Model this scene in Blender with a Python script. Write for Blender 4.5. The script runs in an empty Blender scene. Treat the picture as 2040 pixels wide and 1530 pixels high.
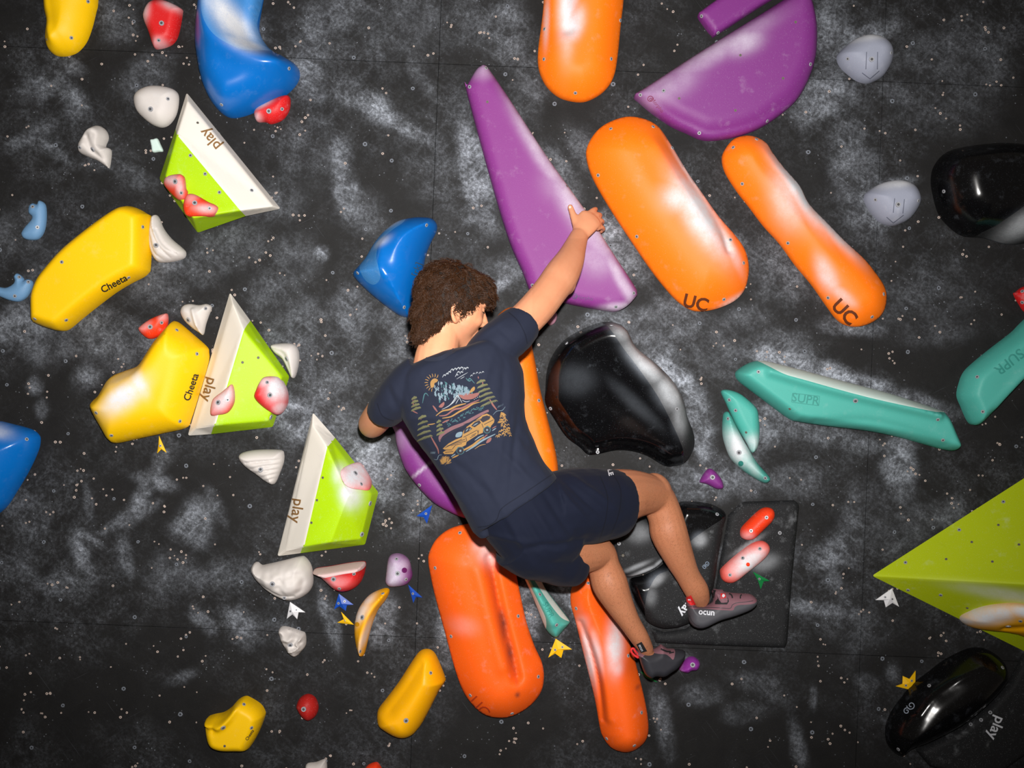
import bpy, bmesh, math, random
import numpy as np
from mathutils import Vector, Matrix, noise
from mathutils.geometry import delaunay_2d_cdt
from mathutils.bvhtree import BVHTree

random.seed(7)
rng = np.random.default_rng(7)
SC = bpy.context.scene
COL = SC.collection

# ------------------------------------------------------------------ camera
D, S, ZC, ROLL = 3.6, 0.00175, 1.9, math.radians(2.3)   # distance to wall (m), metres per pixel on the wall, eye height, roll
CAM = Vector((0, -D, ZC))
cR, sR = math.cos(ROLL), math.sin(ROLL)
cam_data = bpy.data.cameras.new('camera')
cam_data.sensor_width = 36
cam_data.lens = 36 * D / (2040 * S)
cam = bpy.data.objects.new('camera', cam_data)
COL.objects.link(cam)
cam.matrix_world = Matrix(((cR, -sR, 0, CAM.x), (0, 0, -1, CAM.y), (sR, cR, 0, CAM.z), (0, 0, 0, 1)))
SC.camera = cam

# ------------------------------------------------------------------ light
world = bpy.data.worlds.new('gym'); SC.world = world; world.use_nodes = True
world.node_tree.nodes['Background'].inputs[0].default_value = (1.0, 0.86, 0.7, 1)
world.node_tree.nodes['Background'].inputs[1].default_value = 0.07
fl = bpy.data.lights.new('camera_flash', 'SPOT')
fl.energy = 760; fl.color = (1.0, 0.965, 0.93); fl.spot_size = math.radians(88); fl.spot_blend = 1.0; fl.shadow_soft_size = 0.035
flash = bpy.data.objects.new('camera_flash', fl); COL.objects.link(flash)
flash.location = (0.03, -D + 0.02, ZC + 0.2)
flash.rotation_euler = (Vector((-0.22, 0, ZC + 0.45)) - flash.location).to_track_quat('-Z', 'Y').to_euler()

SC.view_settings.view_transform = 'Standard'
SC.view_settings.look = 'None'
SC.view_settings.gamma = 1
SC.view_settings.use_curve_mapping = False
SC.view_settings.exposure = 0.15

# ------------------------------------------------------------------ pixels to places
def W(px, py, y=0.0):
    """point seen at photo pixel (px,py) lying at depth y (wall surface is y=0, the room is y<0)"""
    f = (D + y) / D * S
    u, v = px - 1020, py - 765
    return Vector(((u * cR + v * sR) * f, y, ZC - (-u * sR + v * cR) * f))
def mpp(y): return S * (D + y) / D
def unW(x, y, z):
    f = (D + y) / D * S
    a, b = x / f, -(z - ZC) / f
    return a * cR - b * sR + 1020, a * sR + b * cR + 765

ZM = dict(A=(0, 0, 3.1875), B=(0, 380, 3.1875), C=(400, 780, 3.1875), D=(340, 1130, 3.643), E=(640, 360, 3.1875),
          F=(680, 680, 4.25), G=(1000, 860, 3.643), H=(1160, 1100, 5.1), I=(900, 0, 3.1875), J=(1400, 0, 3.1875),
          K=(1400, 380, 3.1875), L=(1040, 600, 3.1875), M=(1400, 780, 3.1875), N=(1560, 1140, 3.923), O=(820, 1030, 3.06),
          P=(0, 800, 4.25), Q=(1200, 960, 4.5), R=(760, 500, 6.375), T=(820, 720, 6.3727), X=(0, 0, 1.0))
def z2p(k, pts):
    a, b, s = ZM[k]
    return [(a + p[0] / s, b + p[1] / s) for p in pts]

# ------------------------------------------------------------------ materials
def lin(r, g, b):
    f = lambda c: (c / 255 / 12.92) if c <= 10 else ((c / 255 + 0.055) / 1.055) ** 2.4
    return (f(r), f(g), f(b), 1)
MATS = {}
def mat_new(name):
    m = bpy.data.materials.new(name); m.use_nodes = True
    nt = m.node_tree
    return m, nt, nt.nodes['Principled BSDF']
def N(nt, t, **kw):
    n = nt.nodes.new(t)
    for k, v in kw.items():
        if k.startswith('i_'):
            n.inputs[int(k[2:]) if k[2:].isdigit() else k[2:]].default_value = v
        else: setattr(n, k, v)
    return n
def mathn(nt, op, a, b=None, clamp=False):
    n = nt.nodes.new('ShaderNodeMath'); n.operation = op; n.use_clamp = clamp
    for i, x in enumerate((a, b)):
        if x is None: continue
        if isinstance(x, (int, float)): n.inputs[i].default_value = x
        else: nt.links.new(x, n.inputs[i])
    return n.outputs[0]
def mixc(nt, fac, a, b):
    n = nt.nodes.new('ShaderNodeMix'); n.data_type = 'RGBA'
    for i, x in ((0, fac), (6, a), (7, b)):
        if isinstance(x, (int, float, tuple)): n.inputs[i].default_value = x
        else: nt.links.new(x, n.inputs[i])
    return n.outputs[2]
def ramp(nt, x, lo, hi):
    n = nt.nodes.new('ShaderNodeMapRange'); n.interpolation_type = 'SMOOTHSTEP'
    nt.links.new(x, n.inputs[0]); n.inputs[1].default_value = lo; n.inputs[2].default_value = hi
    return n.outputs[0]
def noise_t(nt, scale, detail=4, rough=0.6, vec=None, dist=0.0):
    n = N(nt, 'ShaderNodeTexNoise'); n.inputs['Scale'].default_value = scale; n.inputs['Detail'].default_value = detail
    n.inputs['Roughness'].default_value = rough; n.inputs['Distortion'].default_value = dist
    if vec: nt.links.new(vec, n.inputs['Vector'])
    return n.outputs[0]

CHALK = (0.72, 0.74, 0.78, 1)
def plastic(name, col, rough=0.5, dust=0.25, scuff=0.25, bump=0.15, spec=0.28, chalk=CHALK, coat=0.0):
    """moulded climbing hold: colour, fine grain, chalk dust (attribute 'chalk' + speckle), dark rubber scuffs"""
    if name in MATS: return MATS[name]
    m, nt, b = mat_new(name)
    L = nt.links.new
    tc = N(nt, 'ShaderNodeTexCoord')
    g = N(nt, 'ShaderNodeNewGeometry')
    P = g.outputs['Position']
    at = N(nt, 'ShaderNodeAttribute', attribute_name='chalk').outputs['Fac']
    cloud = noise_t(nt, 22, 5, 0.65, P)
    fine = noise_t(nt, 220, 3, 0.7, P)
    f1 = mathn(nt, 'MULTIPLY', at, mathn(nt, 'ADD', 0.45, mathn(nt, 'MULTIPLY', cloud, 1.1)))
    f1 = mathn(nt, 'MULTIPLY', f1, mathn(nt, 'ADD', 0.75, mathn(nt, 'MULTIPLY', fine, 0.5)), True)
    f2 = mathn(nt, 'MULTIPLY', ramp(nt, cloud, 0.55, 0.85), dust)
    f3 = mathn(nt, 'MULTIPLY', ramp(nt, noise_t(nt, 420, 2, 0.5, P), 0.66, 0.74), dust * 1.2)
    fac = mathn(nt, 'MAXIMUM', f1, mathn(nt, 'MAXIMUM', f2, f3), True)
    v = N(nt, 'ShaderNodeMapping', vector_type='TEXTURE'); L(P, v.inputs[0]); v.inputs['Rotation'].default_value = (0, 0.6, 0); v.inputs['Scale'].default_value = (1 / 14, 1 / 14, 1 / 90)
    sc = mathn(nt, 'MULTIPLY', ramp(nt, noise_t(nt, 1.0, 3, 0.6, v.outputs[0]), 0.68, 0.8), scuff)
    tone = mixc(nt, mathn(nt, 'MULTIPLY', noise_t(nt, 7, 3, 0.5, P), 0.25), col, tuple(c * 0.72 for c in col[:3]) + (1,))
    rub = N(nt, 'ShaderNodeAttribute', attribute_name='scuff').outputs['Fac']
    sc = mathn(nt, 'MAXIMUM', sc, mathn(nt, 'MULTIPLY', rub, mathn(nt, 'ADD', 0.35, cloud)), True)
    c = mixc(nt, sc, tone, (0.02, 0.02, 0.025, 1))
    c = mixc(nt, fac, c, chalk)
    L(c, b.inputs['Base Color'])
    r = mathn(nt, 'ADD', rough, mathn(nt, 'MULTIPLY', fac, 0.4), True)
    L(r, b.inputs['Roughness'])
    b.inputs['Specular IOR Level'].default_value = spec
    b.inputs['Coat Weight'].default_value = coat
    b.inputs['Coat Roughness'].default_value = 0.08
    bp = N(nt, 'ShaderNodeBump'); bp.inputs['Strength'].default_value = bump; bp.inputs['Distance'].default_value = 0.002
    L(fine, bp.inputs['Height']); L(bp.outputs[0], b.inputs['Normal'])
    MATS[name] = m
    return m
def plain(name, col, rough=0.6, metal=0.0, spec=0.4, bump=0.0, bscale=300, tone=0.0, tscale=60):
    if name in MATS: return MATS[name]
    m, nt, b = mat_new(name)
    g = N(nt, 'ShaderNodeNewGeometry'); P = g.outputs['Position']
    c = mixc(nt, mathn(nt, 'MULTIPLY', noise_t(nt, tscale, 4, 0.6, P), tone + 0.12), col, tuple(x * 0.55 for x in col[:3]) + (1,))
    nt.links.new(c, b.inputs['Base Color'])
    b.inputs['Roughness'].default_value = rough; b.inputs['Metallic'].default_value = metal
    b.inputs['Specular IOR Level'].default_value = spec
    if bump:
        bp = N(nt, 'ShaderNodeBump'); bp.inputs['Strength'].default_value = bump; bp.inputs['Distance'].default_value = 0.002
        nt.links.new(noise_t(nt, bscale, 3, 0.6, P), bp.inputs['Height']); nt.links.new(bp.outputs[0], b.inputs['Normal'])
    MATS[name] = m
    return m

ORANGE = plastic('orange_fibreglass', lin(255, 122, 14), 0.55, 0.12, 0.15)
ORANGE_B = plastic('orange_fibreglass_lower', lin(255, 100, 22), 0.55, 0.14, 0.35)
PURPLE = plastic('purple_fibreglass', lin(130, 52, 130), 0.55, 0.2, 0.1, chalk=(0.62, 0.55, 0.66, 1))
PURPLE_D = plastic('purple_plastic', lin(122, 48, 126), 0.5, 0.22, 0.1, chalk=(0.62, 0.57, 0.68, 1))
YELLOW = plastic('yellow_plastic', lin(252, 200, 2), 0.5, 0.08, 0.1)
YELLOW_O = plastic('amber_plastic', lin(250, 178, 4), 0.45, 0.08, 0.1)
BLUE = plastic('blue_gloss', lin(4, 106, 192), 0.28, 0.06, 0.35, 0.05, 0.5)
BLUE_T = plastic('blue_textured', lin(60, 130, 196), 0.75, 0.25, 0.1, 0.4)
RED = plastic('red_plastic', lin(212, 32, 34), 0.5, 0.3, 0.15)
ORED = plastic('orange_red_plastic', lin(240, 62, 24), 0.5, 0.3, 0.1)
WHITE = plastic('white_plastic', lin(212, 206, 202), 0.6, 0.2, 0.06, 0.2)
GREY = plastic('grey_plastic', lin(150, 155, 172), 0.6, 0.2, 0.05, 0.2)
PALEBLUE = plastic('pale_blue_plastic', lin(108, 150, 190), 0.5, 0.15, 0.1)
TEAL = plastic('teal_plastic', lin(78, 172, 160), 0.5, 0.12, 0.12)
TEAL_P = plastic('teal_chalky', lin(204, 226, 220), 0.75, 0.5, 0.05)
BLACKG = plastic('black_gloss', (0.003, 0.003, 0.0035, 1), 0.16, 0.14, 0.0, 0.0, 0.35, (0.3, 0.34, 0.4, 1))
BLACKM = plastic('black_textured', (0.011, 0.0115, 0.013, 1), 0.75, 0.25, 0.0, 0.3, 0.3, (0.55, 0.58, 0.62, 1))
GREEN = plastic('lime_paint', lin(172, 214, 8), 0.5, 0.25, 0.05)
GREEN_O = plastic('olive_lime_paint', lin(176, 194, 20), 0.5, 0.2, 0.05)
PAINTW = plastic('white_paint', lin(238, 232, 222), 0.5, 0.15, 0.16)
PINK = plastic('pale_pink_plastic', lin(206, 150, 170), 0.5, 0.3, 0.05)
STEEL = plain('zinc_steel', (0.36, 0.37, 0.4, 1), 0.4, 0.1)
DARK = plain('dark_recess', (0.01, 0.01, 0.012, 1), 0.6)
SOCKET = plain('bolt_socket', (0.07, 0.07, 0.075, 1), 0.5)
INK = plain('black_print', (0.02, 0.018, 0.015, 1), 0.6)
INK_BROWN = plain('brown_print', lin(140, 104, 62), 0.6)
INK_GREY = plain('grey_print', lin(96, 70, 110), 0.6)
INK_WHITE = plain('white_print', lin(215, 218, 226), 0.6)
INK_TEAL = plain('dark_teal_relief', lin(52, 140, 130), 0.5)
INK_SLATE = plain('slate_print', lin(60, 86, 110), 0.6)

# ------------------------------------------------------------------ object helpers
WL = {}       # world location by object
BV = {}       # world-space BVH by object
def link_mesh(name, me, loc, parent=None):
    o = bpy.data.objects.new(name, me); COL.objects.link(o)
    WL[o] = Vector(loc)
    if parent is not None:
        o.parent = parent; o.location = Vector(loc) - WL[parent]
    else: o.location = loc
    return o
def build(name, verts, faces, mats, parent=None, fmat=None, smooth=35, origin=None, bvh=False, attr=None):
    V = [Vector(v) for v in verts]
    if origin is None:
        c = sum(V, Vector()) / len(V)
    else: c = Vector(origin)
    me = bpy.data.meshes.new(name)
    me.from_pydata([v - c for v in V], [], [tuple(f) for f in faces])
    for m in (mats if isinstance(mats, (list, tuple)) else [mats]): me.materials.append(m)
    if fmat is not None:
        me.polygons.foreach_set('material_index', list(fmat))
    if smooth:
        me.polygons.foreach_set('use_smooth', [True] * len(me.polygons))
        me.set_sharp_from_angle(angle=math.radians(smooth))
    if attr is not None:
        a = me.attributes.new('chalk', 'FLOAT', 'POINT'); a.data.foreach_set('value', list(attr))
    me.update()
    o = link_mesh(name, me, c, parent)
    if bvh: BV[o] = BVHTree.FromPolygons(V, [tuple(f) for f in faces])
    return o
def tag(o, label, cat, group=None):
    o['label'] = label; o['category'] = cat
    if group: o['group'] = group
    return o
def cast(px, py, targets):
    """first hit on the targets of the line of sight through a pixel: point, normal"""
    d = (W(px, py, 0) - CAM).normalized(); best = None
    for t in targets:
        h = BV[t].ray_cast(CAM, d)
        if h[0] is not None and (best is None or h[3] < best[2]):
            n = h[1] if h[1].dot(d) < 0 else -h[1]
            best = (h[0], n, h[3])
    return best
def crom(pts, sub=4, closed=True):
    n = len(pts); out = []
    P = [Vector(p) for p in pts]
    rngi = range(n) if closed else range(n - 1)
    for i in rngi:
        if closed: p0, p1, p2, p3 = P[i - 1], P[i], P[(i + 1) % n], P[(i + 2) % n]
        else: p0, p1, p2, p3 = P[max(i - 1, 0)], P[i], P[i + 1], P[min(i + 2, n - 1)]
        for k in range(sub):
            t = k / sub
            out.append(0.5 * ((2 * p1) + (p2 - p0) * t + (2 * p0 - 5 * p1 + 4 * p2 - p3) * t * t + (3 * p1 - p0 - 3 * p2 + p3) * t ** 3))
    if not closed: out.append(P[-1])
    return out
def resample(poly, ds, closed=True):
    P = [Vector(p) for p in poly]
    if closed: P.append(P[0])
    out = []
    for a, b in zip(P[:-1], P[1:]):
        k = max(1, int(round((b - a).length / ds)))
        out += [a.lerp(b, i / k) for i in range(k)]
    if not closed: out.append(P[-1])
    return out
def inside(pts, poly):
    x, y = pts[:, 0], pts[:, 1]; r = np.zeros(len(pts), bool)
    n = len(poly)
    for i in range(n):
        x1, y1 = poly[i - 1]; x2, y2 = poly[i]
        if y1 == y2: continue
        c = ((y1 > y) != (y2 > y)) & (x < (x2 - x1) * (y - y1) / (y2 - y1) + x1)
        r ^= c
    return r
def dist_poly(pts, line, closed=True):
    d = np.full(len(pts), 1e9)
    A = [Vector(p) for p in line]
    if closed: A = A + [A[0]]
    for a, b in zip(A[:-1], A[1:]):
        ab = np.array(b - a); L2 = ab @ ab + 1e-12
        t = np.clip(((pts - np.array(a)) @ ab) / L2, 0, 1)
        d = np.minimum(d, np.linalg.norm(pts - np.array(a) - t[:, None] * ab, axis=1))
    return d
def area2(poly):
    return 0.5 * sum(poly[i - 1][0] * poly[i][1] - poly[i][0] * poly[i - 1][1] for i in range(len(poly)))

def flat_mesh(outline, zones, n_in=1400, step=None):
    """triangulated patch of a closed outline in metres (x,z), with constrained zone borders"""
    if area2(outline) < 0: outline = outline[::-1]
    A = abs(area2(outline))
    st = step or max(0.0035, math.sqrt(A / n_in))
    out = resample(outline, st)
    verts = [Vector((p[0], p[1])) for p in out]; n = len(verts)
    edges = [(i, (i + 1) % n) for i in range(n)]
    for zp in zones:
        zz = resample(zp, st); b = len(verts)
        verts += [Vector((p[0], p[1])) for p in zz]
        edges += [(b + i, b + (i + 1) % len(zz)) for i in range(len(zz))]
    xs = [p[0] for p in out]; ys = [p[1] for p in out]
    G = []
    yv, row = min(ys), 0
    while yv < max(ys):
        xv = min(xs) + (st / 2 if row % 2 else 0)
        while xv < max(xs):
            G.append((xv, yv)); xv += st
        yv += st * 0.866; row += 1
    if G:
        G = np.array(G); O = np.array([tuple(p) for p in out])
        G = G[inside(G, O)]
        if len(G):
            G = G[dist_poly(G, out) > st * 0.45]
            for zp in zones:
                if len(G): G = G[dist_poly(G, zp) > st * 0.4]
        verts += [Vector((a, b)) for a, b in G]
    r = delaunay_2d_cdt(verts, edges, [], 1, 1e-5)
    V = np.array([tuple(v) for v in r[0]]); F = [f for f in r[2]]
    cen = np.array([V[list(f)].mean(axis=0) for f in F])
    O = np.array([tuple(p) for p in out])
    keep = inside(cen, O)
    F = [f for f, k in zip(F, keep) if k]; cen = cen[keep]
    zone_id = np.zeros(len(F), int)
    for i, zp in enumerate(zones):
        zone_id[inside(cen, np.array([tuple(p) for p in zp]))] = i + 1
    F = [f if (V[f[1]] - V[f[0]])[0] * (V[f[2]] - V[f[0]])[1] - (V[f[1]] - V[f[0]])[1] * (V[f[2]] - V[f[0]])[0] > 0 else f[::-1] for f in F]
    return V, F, zone_id, out

# bolt head and screw head, shared by all holds
def disc_mesh(name, r, h):
    n = 14; v = []; f = []; mi = []
    for (rr, hh) in ((r, 0), (r * 0.93, h), (r * 0.5, h), (r * 0.42, h * 0.35)):
        for i in range(n):
            a = 2 * math.pi * i / n; v.append((rr * math.cos(a), rr * math.sin(a), hh))
    for k in range(3):
        for i in range(n):
            f.append((k * n + i, k * n + (i + 1) % n, (k + 1) * n + (i + 1) % n, (k + 1) * n + i)); mi.append(1 if k == 2 else 0)
    f.append(tuple(range(3 * n, 4 * n))); mi.append(1)
    me = bpy.data.meshes.new(name); me.from_pydata(v, [], f); me.materials.append(STEEL); me.materials.append(SOCKET)
    me.polygons.foreach_set('material_index', mi)
    return me
SCREW = disc_mesh('screw', 0.0065, 0.002)
BOLT = disc_mesh('bolt', 0.009, 0.003)
HOLE = disc_mesh('bolt_hole', 0.0046, 0.001)
HOLE.materials[0] = plain('hole_rim', (0.16, 0.14, 0.1, 1), 0.7)
def bolts(o, pts, kind='screw'):
    for p in pts:
        h = cast(p[0], p[1], [o])
        if h is None: continue
        me = {'screw': SCREW, 'bolt': BOLT, 'hole': HOLE}[p[2] if len(p) > 2 else kind]
        b = link_mesh(me.name.split('.')[0], me, h[0] + h[1] * 0.0005, o)
        b.rotation_euler = h[1].to_track_quat('Z', 'Y').to_euler()

def climbing(label, k, pts, mat, H=0.06, R=None, rim=0.012, plane=None, zones=(), ridges=(), tilt=None, chalk=(), scr=(), on=None,
             name='climbing_hold', cat='climbing hold', sharp=False, n_in=1400, group=None, rough=0.0, creases=(), power=0.65, smooth=50, scuff=()):
    """a hold bolted flat against the wall (or against a volume): traced outline, domed towards the room"""
    px = z2p(k, pts); s = ZM[k][2]
    if plane is None: plane = 0.35 * H
    base_y = 0.0
    if on is not None:
        c = (sum(p[0] for p in px) / len(px), sum(p[1] for p in px) / len(px))
        base_y = cast(c[0], c[1], [on])[0].y
    def M(p):
        w = W(p[0], p[1], base_y - plane); return Vector((w.x, w.z))
    out = [M(p) for p in (px if sharp else [tuple(q) for q in crom(px, 4)])]
    zs = [[M(p) for p in (crom(z2p(k, z[0]), 4) if len(z) < 3 else z2p(k, z[0]))] for z in zones]
    V, F, zid, ring = flat_mesh(out, zs, n_in)
    d = dist_poly(V, ring)
    Rm = (R / s * mpp(base_y)) if R else d.max() * 1.0
    t = np.clip(d / Rm, 0, 1)
    h = rim + (H - rim) * (1 - (1 - t) ** 2) ** power
    for rd in ridges:   # polyline, width, height, optional fade
        line = [M(p) for p in crom(z2p(k, rd[0]), 3, False)] if len(rd[0]) > 2 else [M(p) for p in z2p(k, rd[0])]
        dd = dist_poly(V, line, False); w = rd[1] / s * mpp(base_y)
        h = h + rd[2] * np.exp(-(dd / w) ** 2) * np.minimum(1, t * 2.5)
    for cr in creases:  # one side of a line stands lower: (a, b, drop, soft)
        a, b = M(z2p(k, [cr[0]])[0]), M(z2p(k, [cr[1]])[0])
        nx, nz = -(b - a).y, (b - a).x; ln = math.hypot(nx, nz)
        sd = ((V[:, 0] - a.x) * nx + (V[:, 1] - a.y) * nz) / ln
        h = h - np.clip(sd * cr[2], 0, cr[3]) * np.minimum(1, t * 3)
    if tilt:
        c = V.mean(axis=0)
        h = h + ((V[:, 0] - c[0]) * tilt[0] + (V[:, 1] - c[1]) * tilt[1]) * np.minimum(1, t * 3)
    if rough:
        h = h + np.array([noise.noise(Vector((a * 45, b * 45, 3.1))) for a, b in V]) * rough * np.minimum(1, t * 3)
    h = np.maximum(h, 0.003)
    if on is not None:
        by = []
        for a, b in V:
            hh = BV[on].ray_cast(Vector((a, -2, b)), Vector((0, 1, 0)))
            by.append(hh[0].y if hh[0] is not None else np.nan)
        by = np.array(by); 
        ok = ~np.isnan(by)     # the hold sits on the plane of the facet under it
        A = np.c_[V[ok], np.ones(ok.sum())]; co, *_ = np.linalg.lstsq(A, by[ok], rcond=None)
        by = np.c_[V, np.ones(len(V))] @ co
    else: by = np.zeros(len(V))
    verts = [(V[i][0], by[i] - h[i], V[i][1]) for i in range(len(V))]
    faces = [tuple(f) for f in F]; fm = list(zid)
    # skirt from the free edge back to the wall
    cnt = {}
    for f in faces:
        for i in range(3):
            e = (f[i], f[(i + 1) % 3]); cnt[e] = 1
    bd = [e for e in cnt if (e[1], e[0]) not in cnt]
    low = {}
    for a, b in bd:
        for q in (a, b):
            if q not in low:
                low[q] = len(verts); verts.append((V[q][0], by[q] + (0.012 if on is not None else -0.0014), V[q][1]))
        faces.append((b, a, low[a], low[b])); fm.append(0)
    VX = np.array([v[0] for v in verts]); VZ = np.array([v[2] for v in verts])
    def paint(lst):    # x, y, rx, ry, angle, strength
        at = np.zeros(len(verts))
        for c in lst:
            (cx, cy), = z2p(k, [(c[0], c[1])]); m = M((cx, cy))
            a = math.radians(c[4]); rx, ry = c[2] / s * S, c[3] / s * S
            dx, dz = VX - m.x, VZ - m.y
            ua, ub = (dx * math.cos(a) + dz * math.sin(a)) / rx, (-dx * math.sin(a) + dz * math.cos(a)) / ry
            at = np.maximum(at, c[5] * np.exp(-np.clip(ua * ua + ub * ub, 0, 40) ** 1.3))
        return at
    at = paint(chalk)
    mats = [mat] + [z[1] for z in zones]
    org = (float(np.mean(V[:, 0])), float(np.mean(by)), float(np.mean(V[:, 1])))
    o = build(name, verts, faces, mats, None, fm, smooth, org, True, at)
    if scuff:
        sa = o.data.attributes.new('scuff', 'FLOAT', 'POINT'); sa.data.foreach_set('value', [float(x) for x in paint(scuff)])
    tag(o, label, cat, group)
    bolts(o, [z2p(k, [p[:2]])[0] + tuple(p[2:]) for p in scr])
    return o

def volume(label, k, vs, fs, mats, bev=0.008, scr=(), name='climbing_volume', cat='climbing volume', chalk=()):
    """faceted plywood box: corners (x, y, height off the wall), faces (indices, material)"""
    bm = bmesh.new(); s = ZM[k][2]
    P = [W(*z2p(k, [v[:2]])[0], -max(v[2], 0.0014)) for v in vs]
    bv = [bm.verts.new(p) for p in P]
    c = sum(P, Vector()) / len(P); c.y = 0.05
    for f in fs:
        fc = bm.faces.new([bv[i] for i in f[0]]); fc.material_index = f[1]
    bm.normal_update()
    for fc in bm.faces:
        if fc.normal.dot(fc.calc_center_median() - c) < 0: fc.normal_flip()
    eds = [e for e in bm.edges if len(e.link_faces) == 2 and e.calc_face_angle(0) > 0.12]
    if bev: bmesh.ops.bevel(bm, geom=eds, offset=bev, segments=3, profile=0.5, affect='EDGES', clamp_overlap=True, material=-1)
    bmesh.ops.triangulate(bm, faces=bm.faces[:])
    for _ in range(5):
        long = [e for e in bm.edges if e.calc_length() > 0.025]
        if not long or len(bm.faces) > 9000: break
        bmesh.ops.subdivide_edges(bm, edges=long, cuts=1)
        bmesh.ops.triangulate(bm, faces=[f for f in bm.faces if len(f.verts) > 3])
    bm.verts.index_update()
    verts = [v.co.copy() for v in bm.verts]; faces = [tuple(v.index for v in f.verts) for f in bm.faces]; fm = [f.material_index for f in bm.faces]
    bm.free()
    at = [0.0] * len(verts)
    for cc in chalk:
        m = W(*z2p(k, [cc[:2]])[0], -0.08); a = math.radians(cc[4]); rx, ry = cc[2] / s * S, cc[3] / s * S
        for i, v in enumerate(verts):
            dx, dz = v[0] - m.x, v[2] - m.z
            ua, ub = (dx * math.cos(a) + dz * math.sin(a)) / rx, (-dx * math.sin(a) + dz * math.cos(a)) / ry
            at[i] = max(at[i], cc[5] * math.exp(-(ua * ua + ub * ub) ** 1.3))
    o = build(name, verts, faces, mats, None, fm, 25, (c.x, 0, c.z), True, at)
    tag(o, label, cat)
    bolts(o, [z2p(k, [p[:2]])[0] + tuple(p[2:]) for p in scr])
    return o

class Decal:
    """flat print lying on a surface: strokes, filled shapes and lettering"""
    def __init__(self, targets, lift=0.0012, k='X'):
        self.t = targets if isinstance(targets, list) else [targets]; self.lift = lift; self.v = []; self.f = []; self.k = k
    def add(self, P, F):
        idx = {}
        for i, p in enumerate(P):
            h = cast(p[0], p[1], self.t)
            if h is None: continue
            idx[i] = len(self.v); self.v.append(h[0] + h[1] * self.lift)
        for f in F:
            if all(i in idx for i in f): self.f.append(tuple(idx[i] for i in f))
    def stroke(self, pts, w, smooth=True, taper=False, step=5.0):
        P = z2p(self.k, pts); w = w / ZM[self.k][2]
        if smooth and len(P) > 2: P = [tuple(q) for q in crom(P, 4, False)]
        P = resample(P, step, False) if step else [Vector(p) for p in P]
        n = len(P); VV = []; FF = []
        for i in range(n):
            t = (P[min(i + 1, n - 1)] - P[max(i - 1, 0)])
            if t.length < 1e-6: t = Vector((1, 0))
            t.normalize(); nn = Vector((-t.y, t.x))
            ww = w / 2 * (max(0.15, math.sin(math.pi * (0.12 + 0.76 * i / max(1, n - 1)))) if taper else 1)
            VV += [P[i] + nn * ww, P[i] - nn * ww]
            if i: FF.append((2 * i - 2, 2 * i, 2 * i + 1, 2 * i - 1))
        self.add(VV, FF)
    def poly(self, pts, smooth=False, step=6.0):
        P = z2p(self.k, pts)
        if smooth: P = [tuple(q) for q in crom(P, 4)]
        V, F, _, _ = flat_mesh([Vector(p) for p in P], [], step=step)
        self.add([tuple(v) for v in V], [f[::-1] for f in F])
    def disc(self, x, y, r, n=16):
        self.poly([(x + r * math.cos(2 * math.pi * i / n), y + r * math.sin(2 * math.pi * i / n)) for i in range(n)])
    def ring(self, x, y, r, w, n=20):
        self.stroke([(x + r * math.cos(2 * math.pi * i / n), y + r * math.sin(2 * math.pi * i / n)) for i in range(n + 1)], w, False, step=3)
    def text(self, s, x, y, ang, size, bold=0.0, shear=0.0):
        cu = bpy.data.curves.new('lettering', 'FONT'); cu.body = s; cu.size = 1.0; cu.offset = bold; cu.shear = shear
        cu.align_x = 'CENTER'; cu.align_y = 'CENTER'; cu.resolution_u = 3
        to = bpy.data.objects.new('lettering_tmp', cu); COL.objects.link(to)
        bpy.context.view_layer.update()
        me = bpy.data.meshes.new_from_object(to.evaluated_get(bpy.context.evaluated_depsgraph_get()))
        bm = bmesh.new(); bm.from_mesh(me); bmesh.ops.triangulate(bm, faces=bm.faces[:])
        lim = 5.0 * ZM[self.k][2] / size
        for _ in range(4):
            lg = [e for e in bm.edges if e.calc_length() > lim]
            if not lg: break
            bmesh.ops.subdivide_edges(bm, edges=lg, cuts=1); bmesh.ops.triangulate(bm, faces=[f for f in bm.faces if len(f.verts) > 3])
        bm.to_mesh(me); bm.free()
        (ox, oy), = z2p(self.k, [(x, y)]); sz = size / ZM[self.k][2]; a = math.radians(ang)
        P = [(ox + (v.co.x * math.cos(a) - v.co.y * math.sin(a)) * sz, oy - (v.co.x * math.sin(a) + v.co.y * math.cos(a)) * sz) for v in me.vertices]
        self.add(P, [tuple(p.vertices) for p in me.polygons])
        bpy.data.objects.remove(to); bpy.data.meshes.remove(me); bpy.data.curves.remove(cu)
    def build(self, name, mat, parent, label=None):
        if not self.v: print('EMPTY DECAL', name); return None
        o = build(name, self.v, self.f, mat, parent, None, 0)
        if label: o['label'] = label
        return o
def lettering(o, k, s, x, y, ang, size, mat, bold=0.0, name='lettering', label=None):
    d = Decal(o, 0.0016, k); d.text(s, x, y, ang, size, bold); return d.build(name, mat, o, label)

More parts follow.
